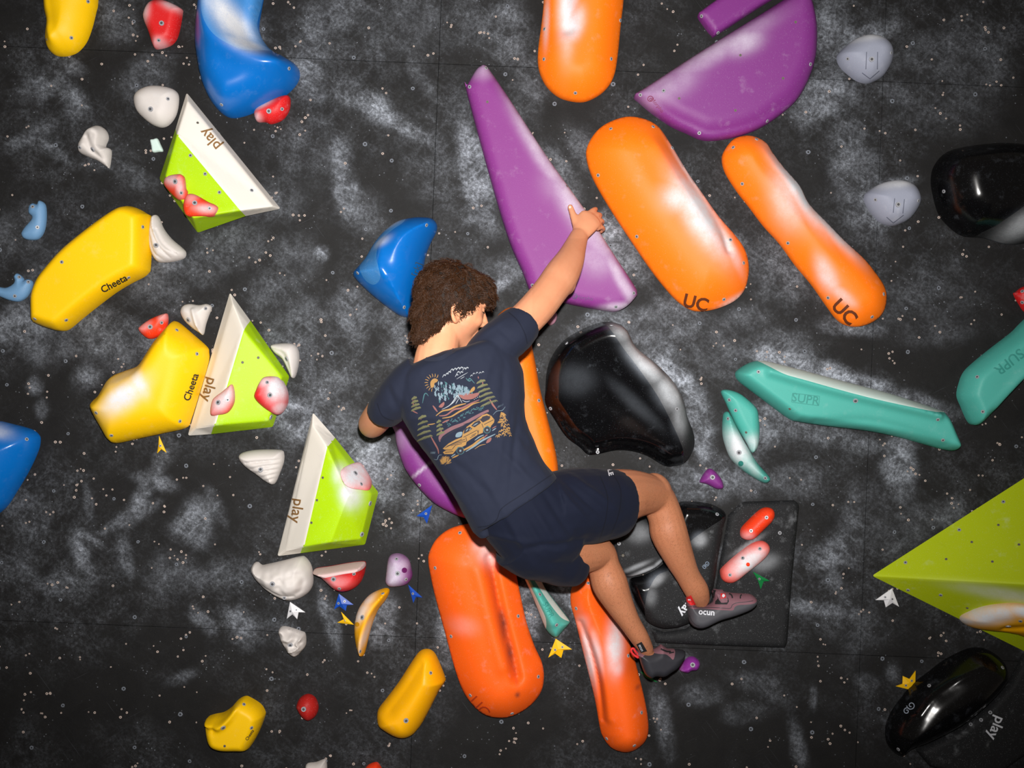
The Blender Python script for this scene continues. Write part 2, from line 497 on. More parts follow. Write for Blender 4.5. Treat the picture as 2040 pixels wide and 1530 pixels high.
# ------------------------------------------------------------------ the wall and the floor
def wall_material():
    m, nt, b = mat_new('black_climbing_panel')
    L = nt.links.new
    g = N(nt, 'ShaderNodeNewGeometry'); P = g.outputs['Position']
    at = N(nt, 'ShaderNodeAttribute', attribute_name='chalk').outputs['Fac']
    def streak(rot, ln, wd, lo, hi, detail=5):
        v = N(nt, 'ShaderNodeMapping', vector_type='TEXTURE'); L(P, v.inputs[0]); v.inputs['Rotation'].default_value = (0, rot, 0); v.inputs['Scale'].default_value = (ln, 1, wd)
        return ramp(nt, noise_t(nt, 1.0, detail, 0.7, v.outputs[0], 0.3), lo, hi)
    grain = noise_t(nt, 85, 8, 0.78, P)
    big = noise_t(nt, 2.2, 3, 0.5, P)
    mid = noise_t(nt, 11, 5, 0.65, P)
    sa, sb, sc2 = streak(0.6, 0.11, 0.03, 0.45, 0.7), streak(-0.8, 0.12, 0.028, 0.48, 0.72), streak(1.5, 0.13, 0.03, 0.5, 0.74)
    st = mathn(nt, 'MAXIMUM', sa, mathn(nt, 'MAXIMUM', sb, mathn(nt, 'MULTIPLY', sc2, 0.8)))
    cl = ramp(nt, noise_t(nt, 13, 7, 0.62, P, 0.15), 0.4, 0.62)
    st = mathn(nt, 'ADD', mathn(nt, 'MULTIPLY', st, 0.6), mathn(nt, 'MULTIPLY', cl, 0.5))
    gr = ramp(nt, grain, 0.36, 0.72)
    patch = mathn(nt, 'MULTIPLY', mathn(nt, 'POWER', at, 1.5), mathn(nt, 'MULTIPLY', mathn(nt, 'ADD', 0.16, mathn(nt, 'MULTIPLY', st, 0.85)), mathn(nt, 'ADD', 0.3, mathn(nt, 'MULTIPLY', gr, 1.2))))
    veil = mathn(nt, 'MULTIPLY', mathn(nt, 'MULTIPLY', st, gr), mathn(nt, 'MULTIPLY', ramp(nt, big, 0.4, 0.6), 0.16))
    speck = mathn(nt, 'MULTIPLY', ramp(nt, noise_t(nt, 330, 3, 0.6, P), 0.63, 0.72), mathn(nt, 'ADD', 0.05, mathn(nt, 'MULTIPLY', at, 0.45)))
    vor = N(nt, 'ShaderNodeTexVoronoi'); vor.inputs['Scale'].default_value = 60; L(P, vor.inputs['Vector'])
    dots = mathn(nt, 'MULTIPLY', mathn(nt, 'LESS_THAN', vor.outputs['Distance'], 0.13), mathn(nt, 'MULTIPLY', ramp(nt, mid, 0.5, 0.62), 0.22))
    scr = mathn(nt, 'MULTIPLY', streak(0.9, 0.25, 0.0022, 0.7, 0.74, 2), 0.07)
    scr2 = mathn(nt, 'MULTIPLY', streak(-0.5, 0.2, 0.002, 0.71, 0.75, 2), 0.07)
    fac = mathn(nt, 'ADD', mathn(nt, 'ADD', patch, veil), mathn(nt, 'ADD', speck, mathn(nt, 'ADD', dots, mathn(nt, 'ADD', scr, scr2))), True)
    base = mixc(nt, mid, (0.0055, 0.0055, 0.006, 1), (0.017, 0.0165, 0.0165, 1))
    c = mixc(nt, fac, base, (0.54, 0.59, 0.68, 1))
    L(c, b.inputs['Base Color'])
    b.inputs['Roughness'].default_value = 0.6; b.inputs['Specular IOR Level'].default_value = 0.16
    bp = N(nt, 'ShaderNodeBump'); bp.inputs['Strength'].default_value = 0.3; bp.inputs['Distance'].default_value = 0.002
    L(grain, bp.inputs['Height']); L(bp.outputs[0], b.inputs['Normal'])
    return m
WALLM = wall_material()
# chalk rubbed onto the wall: pixel x, y, half-length, half-width, angle (ccw), strength
CH = [(760, 225, 75, 20, -32, .75), (700, 190, 40, 25, -50, .5), (835, 150, 60, 14, -60, .35), (800, 60, 120, 60, 10, .3), (690, 380, 22, 90, 12, .6),
      (720, 430, 40, 40, 0, .45), (560, 400, 60, 45, 30, .3), (455, 500, 70, 45, 20, .35), (590, 520, 45, 60, 0, .35), (540, 580, 50, 50, 0, .28),
      (945, 330, 30, 100, 14, .7), (925, 230, 25, 60, 0, .35), (965, 420, 30, 50, 20, .5), (985, 575, 70, 13, 35, .8), (1010, 540, 40, 30, 30, .5),
      (640, 505, 14, 14, 0, .9), (600, 650, 60, 60, 0, .35), (650, 770, 70, 50, 30, .35), (560, 815, 60, 30, 10, .75), (600, 850, 45, 35, -30, .55),
      (735, 915, 45, 60, 0, .85), (760, 960, 30, 50, 20, .5), (690, 860, 40, 40, 0, .4), (1160, 300, 25, 60, 30, .4), (1215, 480, 40, 55, 30, .85),
      (1245, 520, 45, 40, -30, .6), (1120, 350, 30, 60, 30, .5), (1240, 640, 90, 25, 10, .5), (1190, 650, 60, 30, 20, .55), (1310, 690, 55, 25, -30, .6),
      (1350, 750, 75, 22, -40, .95), (1390, 830, 30, 60, 10, .7), (1400, 880, 22, 50, 0, .75), (1330, 640, 70, 50, 10, .4), (1480, 640, 60, 30, 10, .35),
      (1620, 735, 130, 22, -16, .95), (1720, 765, 110, 18, -17, .8), (1560, 700, 70, 40, 0, .5), (1500, 690, 60, 25, 30, .4), (1840, 800, 60, 16, -20, .55),
      (1700, 340, 40, 110, 8, .45), (1735, 400, 35, 80, 20, .5), (1640, 190, 50, 45, 20, .6), (1660, 60, 40, 70, 10, .5), (1730, 70, 55, 18, 20, .6),
      (1850, 110, 80, 40, 10, .35), (1960, 120, 60, 70, 0, .3), (1800, 190, 50, 50, 0, .25), (1900, 220, 90, 45, 10, .25), (1780, 370, 55, 14, 15, .55),
      (1540, 850, 60, 40, -10, .55), (1660, 870, 110, 18, -14, .5), (1790, 925, 34, 60, 5, .7), (1860, 660, 80, 30, 0, .25), (1850, 600, 120, 70, 0, .22), (1700, 655, 60, 16, -5, .6),
      (1430, 700, 50, 70, 20, .35), (1420, 960, 60, 40, 0, .6), (1380, 960, 40, 40, 0, .5), (1490, 950, 30, 50, 0, .4), (1480, 1075, 70, 16, 40, .65),
      (1540, 1120, 50, 35, 20, .55), (1560, 960, 60, 30, 0, .35), (1650, 1105, 45, 30, 20, .6), (1700, 1040, 22, 80, 0, .35), (1670, 1170, 16, 70, 25, .4), (1640, 1215, 90, 14, -8, .55),
      (1800, 1060, 70, 50, 30, .3), (1880, 1020, 40, 30, 30, .45), (1750, 1000, 80, 50, 0, .2),
      (170, 640, 60, 30, 10, .45), (40, 655, 60, 40, 10, .6), (90, 560, 50, 60, 0, .35), (95, 690, 70, 40, 0, .4), (230, 680, 60, 50, 0, .45), (175, 745, 30, 24, 30, .5), (300, 690, 40, 40, 0, .4), (70, 770, 12, 16, 0, .6), (82, 815, 12, 18, 0, .5),
      (40, 470, 60, 60, 0, .3), (150, 560, 40, 50, 30, .3), (320, 560, 60, 60, 30, .35), (400, 530, 40, 40, 0, .35), (290, 975, 14, 70, -25, .6), (250, 1035, 70, 12, 28, .55), (310, 960, 45, 14, -20, .6), (390, 1040, 34, 45, 0, .7), (430, 1010, 12, 40, 30, .5),
      (175, 1000, 10, 40, 10, .5), (165, 1115, 16, 55, 20, .55), (180, 1075, 40, 10, -30, .5), (250, 1110, 14, 55, 15, .4), (60, 1030, 45, 50, 0, .3), (40, 1130, 50, 40, 0, .25), (130, 1160, 70, 30, 0, .35), (330, 1140, 60, 40, 20, .3), (420, 1150, 70, 26, 10, .35),
      (480, 1240, 26, 40, 40, .6), (405, 1235, 30, 14, -40, .5), (560, 1260, 60, 30, 0, .25), (660, 1240, 14, 60, 15, .55), (760, 1240, 30, 40, 0, .6), (770, 1210, 20, 30, 0, .5), (360, 1350, 30, 12, 20, .45),
      (890, 1245, 22, 60, 0, .7), (850, 1010, 40, 50, 0, .45), (830, 1040, 30, 30, 0, .5), (1110, 1140, 30, 45, 20, .95), (1140, 1190, 20, 50, 20, .7), (1055, 1220, 14, 50, 15, .65), (1110, 1250, 14, 30, 0, .6), (1050, 1150, 18, 40, 20, .7),
      (1320, 1440, 16, 60, 10, .5), (1400, 1380, 40, 24, 0, .4), (1500, 1360, 60, 20, -15, .35), (1480, 1420, 40, 20, 0, .3), (1360, 1320, 30, 16, 0, .45),
      (1700, 1250, 50, 60, 0, .25), (1590, 1480, 14, 50, 10, .5), (1620, 1390, 8, 26, 0, .45), (1730, 1360, 20, 16, 0, .35), (1780, 1340, 16, 24, 0, .4),
      (520, 120, 16, 60, 0, .3), (610, 130, 30, 60, 10, .55), (630, 60, 30, 70, 0, .45), (680, 30, 60, 40, 0, .35), (900, 30, 70, 60, 0, .25), (1000, 60, 50, 70, 10, .4), (1050, 180, 30, 60, 0, .35),
      (230, 40, 40, 60, 20, .35), (290, 150, 50, 40, 30, .35), (80, 170, 50, 24, 30, .35), (140, 130, 40, 14, -30, .5), (150, 205, 24, 30, 0, .55), (60, 270, 60, 16, 30, .35), (220, 310, 50, 30, 0, .3), (270, 350, 50, 20, -30, .3), (100, 300, 40, 12, -30, .45), (340, 520, 30, 30, 0, .5),
      (420, 380, 30, 20, 0, .3), (620, 300, 60, 90, 20, .22), (860, 330, 60, 120, 20, .2), (1110, 130, 40, 60, 0, .2), (1560, 540, 60, 60, 30, .35), (1480, 500, 14, 60, 30, .35), (1640, 560, 40, 40, 30, .3), (820, 700, 40, 40, 0, .45), (700, 620, 40, 50, 20, .45), (790, 640, 30, 40, 20, .35)]
def wall_chalk(x, z):
    f = S
    a, b = x / f, -(z - ZC) / f
    px, py = a * cR - b * sR + 1020, a * sR + b * cR + 765
    r = np.zeros(len(x))
    wob = np.array([noise.noise(Vector((xx * 9, 0.3, zz * 9))) for xx, zz in zip(x, z)])
    for c in CH:
        t = math.radians(c[4]); dx, dy = px - c[0], -(py - c[1])
        q = ((dx * math.cos(t) + dy * math.sin(t)) / (c[2] * 1.15)) ** 2 + ((-dx * math.sin(t) + dy * math.cos(t)) / (c[3] * 1.15)) ** 2
        q = q * (1 + 0.8 * wob)
        r = np.maximum(r, c[5] * np.exp(-np.clip(q, 0, 50) ** 1.8))
    return r
xs_seam = [-3.4, -1.85, -0.30, 1.25, 2.8]
zs_seam = [0.0, 1.005, 3.005, 4.4]
bxv = [(x, y, z) for x in (-3.4, 2.8) for y in (0.022, 0.06) for z in (0.0, 4.4)]
wall = build('wall_back', bxv, [(0, 1, 3, 2), (4, 6, 7, 5), (0, 4, 5, 1), (2, 3, 7, 6), (1, 5, 7, 3), (0, 2, 6, 4)], DARK, None, None, 0, (0, 0.022, 0), True)
wall['kind'] = 'structure'; wall['label'] = 'black chalk-dusted climbing wall of bolted panels'
PANELS = []
for i in range(4):
    for j in range(3):
        g = 0.0008
        x0, x1, z0, z1 = xs_seam[i] + g, xs_seam[i + 1] - g, zs_seam[j] + g, zs_seam[j + 1] - g
        nx, nz = max(2, int((x1 - x0) / 0.0125)), max(2, int((z1 - z0) / 0.0125))
        X, Z = np.meshgrid(np.linspace(x0, x1, nx + 1), np.linspace(z0, z1, nz + 1))
        x, z = X.ravel(), Z.ravel()
        ch = wall_chalk(x, z)
        V = [(a, 0.0, b) for a, b in zip(x, z)]; n1 = nx + 1
        F = [(r * n1 + q, r * n1 + q + 1, (r + 1) * n1 + q + 1, (r + 1) * n1 + q) for r in range(nz) for q in range(nx)]
        b0 = len(V)
        cor = [0, nx, nz * n1 + nx, nz * n1]
        V += [(V[c][0], 0.0215, V[c][2]) for c in cor]
        edge = [list(range(0, nx + 1)), [r * n1 + nx for r in range(nz + 1)], [nz * n1 + q for q in range(nx, -1, -1)], [r * n1 for r in range(nz, -1, -1)]]
        for e in range(4): F.append(tuple([b0 + e] + [b0 + (e + 1) % 4] + edge[e][::-1]))
        F.append((b0 + 3, b0 + 2, b0 + 1, b0))
        PANELS.append(build('panel', V, F, WALLM, wall, None, 0, None, True, list(ch) + [0] * 4))

# screw holes and threaded inserts all over the panels, too small to pick apart
SPECK = plain('chalky_screw_hole', lin(196, 178, 168), 0.8, tone=0.4, tscale=9)
INSERT = plain('insert_ring', lin(112, 118, 128), 0.6, tone=0.5, tscale=9)
def speckles():
    v, f, mi = [], [], []
    def one(x, z, r, ring, core=True):
        n = 7; b = len(v); a0 = random.random() * 6
        for rr, y in ((r, -0.0002), (r * 0.85, -0.0011), (r * 0.42, -0.0009), (r * 0.3, -0.0003)):
            for i in range(n):
                a = a0 + 2 * math.pi * i / n; v.append((x + rr * math.cos(a) * random.uniform(.85, 1.15), y, z + rr * math.sin(a)))
        for q in range(3):
            for i in range(n):
                f.append((b + q * n + i, b + q * n + (i + 1) % n, b + (q + 1) * n + (i + 1) % n, b + (q + 1) * n + i)); mi.append(2 if q == 2 else ring)
        f.append(tuple(b + 3 * n + i for i in range(n))); mi.append(2)
    cnt = 0
    while cnt < 1750:
        x, z = random.uniform(-2.3, 2.3), random.uniform(0.3, 3.6)
        px, py = unW(x, 0, z)
        dens = 1.0 if px < 900 else 0.75
        if 600 < px < 1100 and py < 520: dens = 0.5
        if random.random() > dens: continue
        for _ in range(random.choice((1, 1, 1, 2, 3))):
            one(x, z, random.uniform(0.0026, 0.0052), 0); cnt += 1
            x += random.uniform(-.022, .022); z += random.uniform(-.022, .022)
    for gx in np.arange(-2.3, 2.3, 0.24):
        for gz in np.arange(0.3, 3.6, 0.24):
            one(gx + random.uniform(-.09, .09), gz + random.uniform(-.09, .09), random.uniform(0.006, 0.0085), 1)
    o = build('screw_holes', v, f, [SPECK, INSERT, DARK], wall, mi, 0)
    o['kind'] = 'stuff'
speckles()

FLOORM = plain('grey_crash_mat', lin(70, 74, 82), 0.7, tone=0.2, tscale=4)
fv = [(x, y, z) for x in (-3.4, 2.8) for y in (-5.0, 0.0) for z in (-0.3, 0.0)]
flo = build('floor', fv, [(0, 1, 3, 2), (4, 6, 7, 5), (0, 4, 5, 1), (2, 3, 7, 6), (1, 5, 7, 3), (0, 2, 6, 4)], FLOORM, None, None, 0, (0, -2.5, 0))
flo['kind'] = 'structure'; flo['label'] = 'grey padded crash mat floor below the climbing wall'

# ------------------------------------------------------------------ the holds, upper left
climbing('yellow rounded hold hanging in from the top left corner', 'A', [(265, 0), (270, 60), (285, 130), (276, 200), (277, 250), (292, 300), (330, 335), (380, 343), (430, 335), (480, 310), (530, 250), (565, 160), (590, 60), (602, 0), (600, -150), (520, -300), (400, -340), (300, -260), (262, -120)],
         YELLOW, 0.09, scr=[(558, 10), (453, 240), (297, 250, 'hole')], ridges=[([(300, -100), (320, 150), (380, 330)], 30, 0.012)])
climbing('flat red hold with a corner at its right, beside the large blue hold', 'A', [(1000, -4), (1060, 5), (1145, 48), (1152, 80), (1132, 190), (1110, 250), (1070, 285), (1000, 305), (970, 290), (940, 200), (912, 130), (907, 90), (925, 40), (955, 8)],
         RED, 0.05, R=60, scr=[(1027, 148, 'bolt'), (1008, 255)], chalk=[(930, 70, 40, 90, 0, .6), (1100, 40, 70, 40, -20, .5), (1020, 290, 50, 40, 0, .4)])
blue_big = climbing('large curved glossy blue hold with a chalked inner scoop', 'A', [(1245, 0), (1230, 100), (1222, 250), (1235, 360), (1255, 470), (1290, 570), (1340, 650), (1395, 705), (1450, 727), (1520, 718), (1610, 685), (1700, 640), (1790, 585), (1850, 530), (1880, 480), (1885, 430), (1860, 385), (1800, 345), (1730, 310), (1680, 270), (1640, 210), (1625, 150), (1630, 90), (1645, 0), (1660, -120), (1600, -230), (1480, -290), (1360, -250), (1280, -140)],
         BLUE, 0.15, R=170, zones=[([(1370, -140), (1345, 0), (1340, 120), (1370, 220), (1440, 310), (1560, 375), (1630, 388), (1690, 360), (1725, 310), (1680, 270), (1640, 210), (1622, 150), (1628, 90), (1645, 0), (1655, -120)], BLUE_T)],
         chalk=[(1500, 180, 190, 75, -52, 1.0), (1590, 320, 110, 60, -25, .9), (1440, 60, 60, 120, 0, .5)], scr=[(1834, 435), (1408, 663)], ridges=[([(1340, 0), (1345, 160), (1420, 300), (1600, 400), (1780, 430)], 70, 0.03), ([(1560, 0), (1550, 120), (1620, 230)], 90, -0.05)])
climbing('small rounded red hold tucked under the large blue hold', 'A', [(1616, 698), (1648, 668), (1724, 630), (1790, 606), (1830, 605), (1840, 640), (1830, 700), (1790, 755), (1720, 782), (1680, 770), (1630, 768), (1612, 730)],
         RED, 0.05, chalk=[(1660, 670, 80, 30, 25, .7), (1630, 750, 40, 30, 0, .5)], scr=[(1708, 706, 'bolt'), (1790, 692)])
climbing('smooth pale grey dish hold left of the upper white and green volume', 'A', [(845, 620), (870, 575), (930, 545), (1000, 540), (1080, 555), (1120, 585), (1126, 640), (1110, 720), (1070, 780), (1020, 802), (960, 785), (900, 740), (858, 690)],
         WHITE, 0.06, R=90, scr=[(957, 693, 'bolt'), (1066, 628)])
climbing('white ear-shaped hold with a curled tail at the upper left', 'A', [(500, 900), (540, 840), (590, 800), (630, 797), (665, 825), (678, 870), (660, 925), (690, 940), (697, 970), (685, 1055), (670, 1055), (610, 1015), (550, 990), (500, 965), (493, 930)],
         WHITE, 0.06, scr=[(590, 948, 'bolt'), (507, 935)], ridges=[([(570, 880), (600, 960), (680, 1030)], 22, -0.014), ([(560, 840), (640, 850), (650, 930)], 30, 0.015)])
vol1 = volume('white and green faceted volume, uppermost of the three', 'A', [(1185, 588, 0.0), (1782, 1325, 0.0), (1560, 1372, 0.03), (1255, 1478, 0.0), (1012, 1135, 0.0), (1115, 820, 0.02), (1530, 1335, 0.12), (1225, 1385, 0.15), (1050, 1120, 0.12), (1125, 850, 0.10), (1192, 640, 0.05), (1735, 1310, 0.05)],
       [((10, 11, 6, 9), 0), ((9, 6, 7, 8), 1), ((0, 1, 11, 10), 0), ((11, 1, 2, 6), 0), ((6, 2, 3, 7), 1), ((7, 3, 4, 8), 1), ((8, 4, 5, 9), 1), ((9, 5, 0, 10), 0)], [PAINTW, GREEN], 0.006,
       scr=[(1210, 988), (1303, 1105), (1394, 1222), (1598, 1210), (1255, 780, 'hole')])
lettering(vol1, 'A', 'play', 1335, 885, 130, 98, INK_BROWN, 0.012)
climbing('chalky orange-red hold at the left edge of the upper volume', 'A', [(1015, 1140), (1040, 1110), (1120, 1105), (1165, 1120), (1175, 1190), (1188, 1220), (1170, 1265), (1120, 1260), (1060, 1210), (1020, 1165)],
         ORED, 0.035, on=vol1, chalk=[(1090, 1140, 90, 40, -20, .6), (1150, 1200, 30, 60, 0, .5)], scr=[(1115, 1153, 'bolt'), (1152, 1225)])
climbing('orange-red bean hold near the bottom corner of the upper volume', 'A', [(1165, 1290), (1180, 1240), (1210, 1228), (1250, 1240), (1320, 1280), (1365, 1300), (1377, 1325), (1350, 1365), (1280, 1372), (1195, 1372), (1170, 1340)],
         ORED, 0.035, on=vol1, chalk=[(1320, 1330, 70, 30, 0, .5), (1220, 1260, 40, 40, 0, .3)], scr=[(1237, 1290, 'bolt'), (1330, 1323)])
climbing('tiny pale teal square chip on the wall', 'A', [(955, 890), (975, 884), (1000, 880), (1018, 915), (1035, 958), (1005, 964), (970, 966), (962, 930)], TEAL_P, 0.016, R=14, rim=0.008)
climbing('pale blue hooked sliver hold left of the big yellow volume', 'B', [(250, 62), (285, 90), (290, 180), (275, 260), (240, 305), (190, 312), (150, 300), (137, 270), (160, 230), (195, 190), (205, 165), (183, 140), (185, 100), (205, 80), (235, 85)],
         PALEBLUE, 0.03, scr=[(208, 103), (238, 232)])
climbing('pale blue hooked sliver hold cut off by the left picture edge', 'B', [(-60, 600), (0, 612), (40, 615), (80, 595), (95, 570), (88, 545), (110, 525), (145, 555), (148, 572), (175, 562), (202, 575), (200, 610), (170, 670), (120, 702), (60, 695), (0, 672), (-60, 650)],
         PALEBLUE, 0.03, scr=[(122, 550), (180, 580), (95, 668)])

# ------------------------------------------------------------------ yellow volumes on the left
yel1 = climbing('large curved yellow volume with black lettering at its lower edge', 'B', [(203, 820), (199, 720), (205, 650), (240, 560), (300, 480), (400, 370), (520, 270), (640, 180), (740, 115), (800, 95), (865, 108), (920, 140), (942, 165), (944, 300), (937, 480), (925, 515), (890, 545), (820, 580), (720, 640), (600, 730), (500, 810), (420, 875), (370, 888), (290, 868), (215, 838)],
         YELLOW, 0.10, R=70, rim=0.03, plane=0.035, scr=[(393, 453), (905, 230), (816, 550), (222, 812), (420, 820)], name='climbing_volume', cat='climbing volume', tilt=(0.0, 0.03), power=0.8)
lettering(yel1, 'B', 'Cheeta', 723, 590, 28, 62, INK, 0.02)
yel2 = climbing('yellow wedge volume with a white chalk patch and sideways lettering', 'X', [(351, 641), (380, 665), (408, 690), (412, 702), (411, 722), (394, 780), (377, 834), (366, 853), (320, 864), (270, 875), (231, 883), (219, 878), (208, 862), (183, 809), (200, 785), (220, 752), (248, 739), (276, 728), (292, 706), (308, 681), (330, 655), (342, 643)],
         YELLOW, 0.13, R=55, rim=0.03, plane=0.03, chalk=[(272, 788, 48, 22, 42, 1.0), (300, 765, 16, 26, 20, .9), (262, 752, 40, 16, 30, .3)], scr=[(352, 658), (392, 705), (358, 839), (222, 867), (192, 822)],
         ridges=[([(190, 808), (270, 770), (345, 650)], 34, 0.03)], name='climbing_volume', cat='climbing volume')
lettering(yel2, 'B', 'Cheeta', 1213, 1247, 71, 62, INK, 0.02)
climbing('white tail-shaped hold with fine ribs beside the large yellow volume', 'B', [(960, 160), (985, 150), (1005, 175), (1030, 235), (1080, 300), (1150, 360), (1172, 390), (1160, 425), (1100, 445), (1020, 453), (985, 440), (960, 400), (943, 340), (942, 250), (950, 190)],
         WHITE, 0.06, scr=[(990, 348, 'bolt')], ridges=[([(975, 250), (1020, 350), (1090, 430)], 9, -0.006), ([(1000, 250), (1050, 340), (1130, 405)], 9, -0.006), ([(962, 300), (985, 390), (1040, 440)], 9, -0.006)])
climbing('white heart-shaped hold above the yellow wedge volume', 'B', [(1143, 770), (1160, 730), (1200, 718), (1260, 725), (1310, 718), (1338, 740), (1320, 790), (1300, 850), (1285, 912), (1260, 900), (1210, 865), (1165, 820)],
         WHITE, 0.05, scr=[(1197, 820, 'bolt'), (1305, 747)], ridges=[([(1240, 760), (1260, 830), (1275, 900)], 14, 0.01)])
climbing('small red almond hold at the top of the yellow wedge volume', 'B', [(878, 880), (900, 850), (960, 810), (1040, 780), (1060, 790), (1058, 850), (1030, 905), (960, 940), (915, 925)],
         ORED, 0.045, chalk=[(930, 860, 50, 30, 30, .35), (1040, 800, 30, 30, 0, .4)], scr=[(955, 865, 'bolt'), (1025, 838)])
vol2 = volume('white and green faceted volume standing against the yellow wedge', 'B', [(1460, 646, 0.0), (1590, 825, 0.02), (1838, 1180, 0.0), (1732, 1500, 0.0), (1345, 1545, 0.02), (1192, 1555, 0.0), (1478, 715, 0.05), (1545, 880, 0.11), (1790, 1180, 0.07), (1705, 1460, 0.07), (1362, 1490, 0.12), (1245, 1500, 0.04), (1575, 845, 0.06)],
       [((6, 7, 10, 11), 0), ((7, 8, 9, 10), 1), ((0, 1, 12, 6), 0), ((6, 12, 7), 0), ((12, 1, 2, 8), 1), ((12, 8, 7), 1), ((8, 2, 3, 9), 1), ((9, 3, 4, 10), 1), ((10, 4, 5, 11), 0), ((11, 5, 0, 6), 0)], [PAINTW, GREEN], 0.006,
       scr=[(1718, 1437, 'bolt'), (1640, 1060, 'hole'), (1540, 1090, 'hole')])
lettering(vol2, 'B', 'play', 1328, 1262, -106, 98, INK_BROWN, 0.012)
climbing('faded red teardrop hold over the white strip of the middle volume', 'B', [(1400, 1280), (1450, 1240), (1470, 1232), (1482, 1280), (1478, 1350), (1440, 1410), (1380, 1425), (1335, 1427), (1327, 1390), (1340, 1330), (1370, 1300)],
         ORED, 0.035, on=vol2, chalk=[(1420, 1320, 110, 60, 50, .8)], scr=[(1387, 1345, 'bolt'), (1445, 1328)])
climbing('red six-sided hold with chalk on the right of the middle volume', 'B', [(1655, 1215), (1685, 1182), (1750, 1180), (1780, 1210), (1805, 1280), (1800, 1360), (1760, 1420), (1720, 1415), (1660, 1365), (1622, 1310), (1635, 1260)],
         RED, 0.045, R=60, on=vol2, chalk=[(1760, 1250, 60, 100, 0, .9), (1700, 1210, 60, 40, 0, .6), (1770, 1380, 40, 50, 0, .6)], scr=[(1713, 1297, 'bolt'), (1696, 1217)])
climbing('white hooked hold peeking out right of the middle volume', 'B', [(1715, 985), (1760, 970), (1850, 970), (1885, 1000), (1895, 1050), (1890, 1110), (1870, 1180), (1850, 1188), (1830, 1150), (1790, 1070), (1740, 1030)],
         WHITE, 0.055, scr=[(1822, 1067, 'bolt')], ridges=[([(1740, 1000), (1810, 1040), (1850, 1160)], 16, -0.008)])
climbing('blue rounded hold cut off by the left picture edge', 'P', [(-60, 170), (0, 178), (80, 198), (150, 215), (240, 245), (290, 290), (300, 330), (290, 400), (250, 500), (190, 620), (100, 770), (0, 915), (-150, 1000), (-320, 900), (-380, 600), (-300, 300), (-180, 190)],
         BLUE, 0.12, chalk=[(-20, 240, 160, 50, -15, .55)], scr=[(225, 320)])

# ------------------------------------------------------------------ lower left
vol3 = volume('white and green faceted volume, lowest of the three', 'C', [(712, 133, 0.0), (850, 290, 0.02), (1128, 640, 0.0), (1043, 972, 0.0), (637, 1026, 0.02), (486, 1046, 0.0), (706, 205, 0.04), (800, 350, 0.11), (935, 660, 0.15), (1085, 650, 0.06), (1015, 935, 0.06), (820, 960, 0.13), (652, 985, 0.11), (540, 1003, 0.04), (832, 315, 0.06)],
       [((6, 7, 12, 13), 0), ((7, 8, 11, 12), 1), ((8, 9, 10, 11), 1), ((0, 1, 14, 6), 0), ((6, 14, 7), 0), ((14, 1, 2, 9), 1), ((14, 9, 8), 1), ((14, 8, 7), 1), ((9, 2, 3, 10), 1), ((10, 3, 4, 12, 11), 1), ((12, 4, 5, 13), 0), ((13, 5, 0, 6), 0)], [PAINTW, GREEN], 0.006,
       scr=[(1073, 710, 'bolt'), (1021, 906, 'bolt'), (775, 547, 'hole'), (738, 690, 'hole'), (703, 833, 'hole')], chalk=[(960, 640, 60, 90, 15, 1.0), (890, 520, 40, 60, 0, .7)])
lettering(vol3, 'C', 'play', 612, 757, -99, 98, INK_BROWN, 0.012)
climbing('chalk-whitened pink oval hold on the right of the lowest volume', 'C', [(900, 500), (930, 470), (985, 462), (1020, 500), (1060, 570), (1065, 628), (1020, 622), (960, 600), (920, 560)],
         ORED, 0.035, on=vol3, chalk=[(970, 530, 110, 80, -40, .95)], scr=[(980, 520, 'bolt'), (1018, 588)])
climbing('white fan-shaped hold with ribbed face left of the lowest volume', 'C', [(240, 430), (250, 395), (320, 375), (420, 370), (505, 375), (522, 400), (520, 450), (495, 520), (460, 590), (410, 575), (350, 530), (280, 480)],
         WHITE, 0.065, R=60, scr=[(380, 497, 'bolt')], n_in=2600, ridges=[([(300, 450), (400, 440), (520, 430)], 9, -0.007), ([(330, 490), (420, 470), (512, 460)], 9, -0.007), ([(350, 520), (430, 500), (505, 490)], 9, -0.007), ([(385, 548), (440, 530), (495, 520)], 9, -0.007), ([(410, 570), (450, 555), (480, 548)], 8, -0.007)])
climbing('large white scooped hold below the lowest green volume', 'C', [(310, 1140), (325, 1100), (350, 1092), (375, 1110), (410, 1105), (520, 1080), (620, 1055), (655, 1062), (690, 1110), (703, 1180), (700, 1240), (670, 1290), (610, 1325), (540, 1333), (460, 1300), (390, 1250), (335, 1190)],
         WHITE, 0.10, R=110, n_in=2200, scr=[(455, 1222, 'bolt'), (530, 1310)], ridges=[([(530, 1180), (600, 1150), (660, 1170), (650, 1250), (560, 1280), (520, 1230)], 20, -0.008), ([(360, 1210), (420, 1240), (520, 1290), (600, 1290)], 10, -0.008)], rough=0.006)
climbing('red half-moon hold with a thick chalk-white lip', 'C', [(712, 1155), (725, 1130), (820, 1115), (930, 1095), (1020, 1085), (1042, 1095), (1040, 1130), (1028, 1180), (1000, 1230), (950, 1265), (890, 1275), (840, 1255), (790, 1210), (750, 1175)],
         RED, 0.085, R=60, zones=[([(700, 1150), (720, 1120), (820, 1105), (930, 1085), (1020, 1078), (1050, 1092), (1036, 1120), (1000, 1128), (920, 1140), (850, 1155), (770, 1172), (735, 1180)], plastic('chalked_lip', lin(222, 190, 190), 0.8, 0.6, 0.0))],
         ridges=[([(725, 1150), (850, 1132), (1030, 1105)], 22, 0.02)], chalk=[(800, 1210, 60, 40, -30, .35), (880, 1190, 80, 40, 0, .25)], scr=[(843, 1190, 'bolt'), (972, 1157), (880, 1250)])
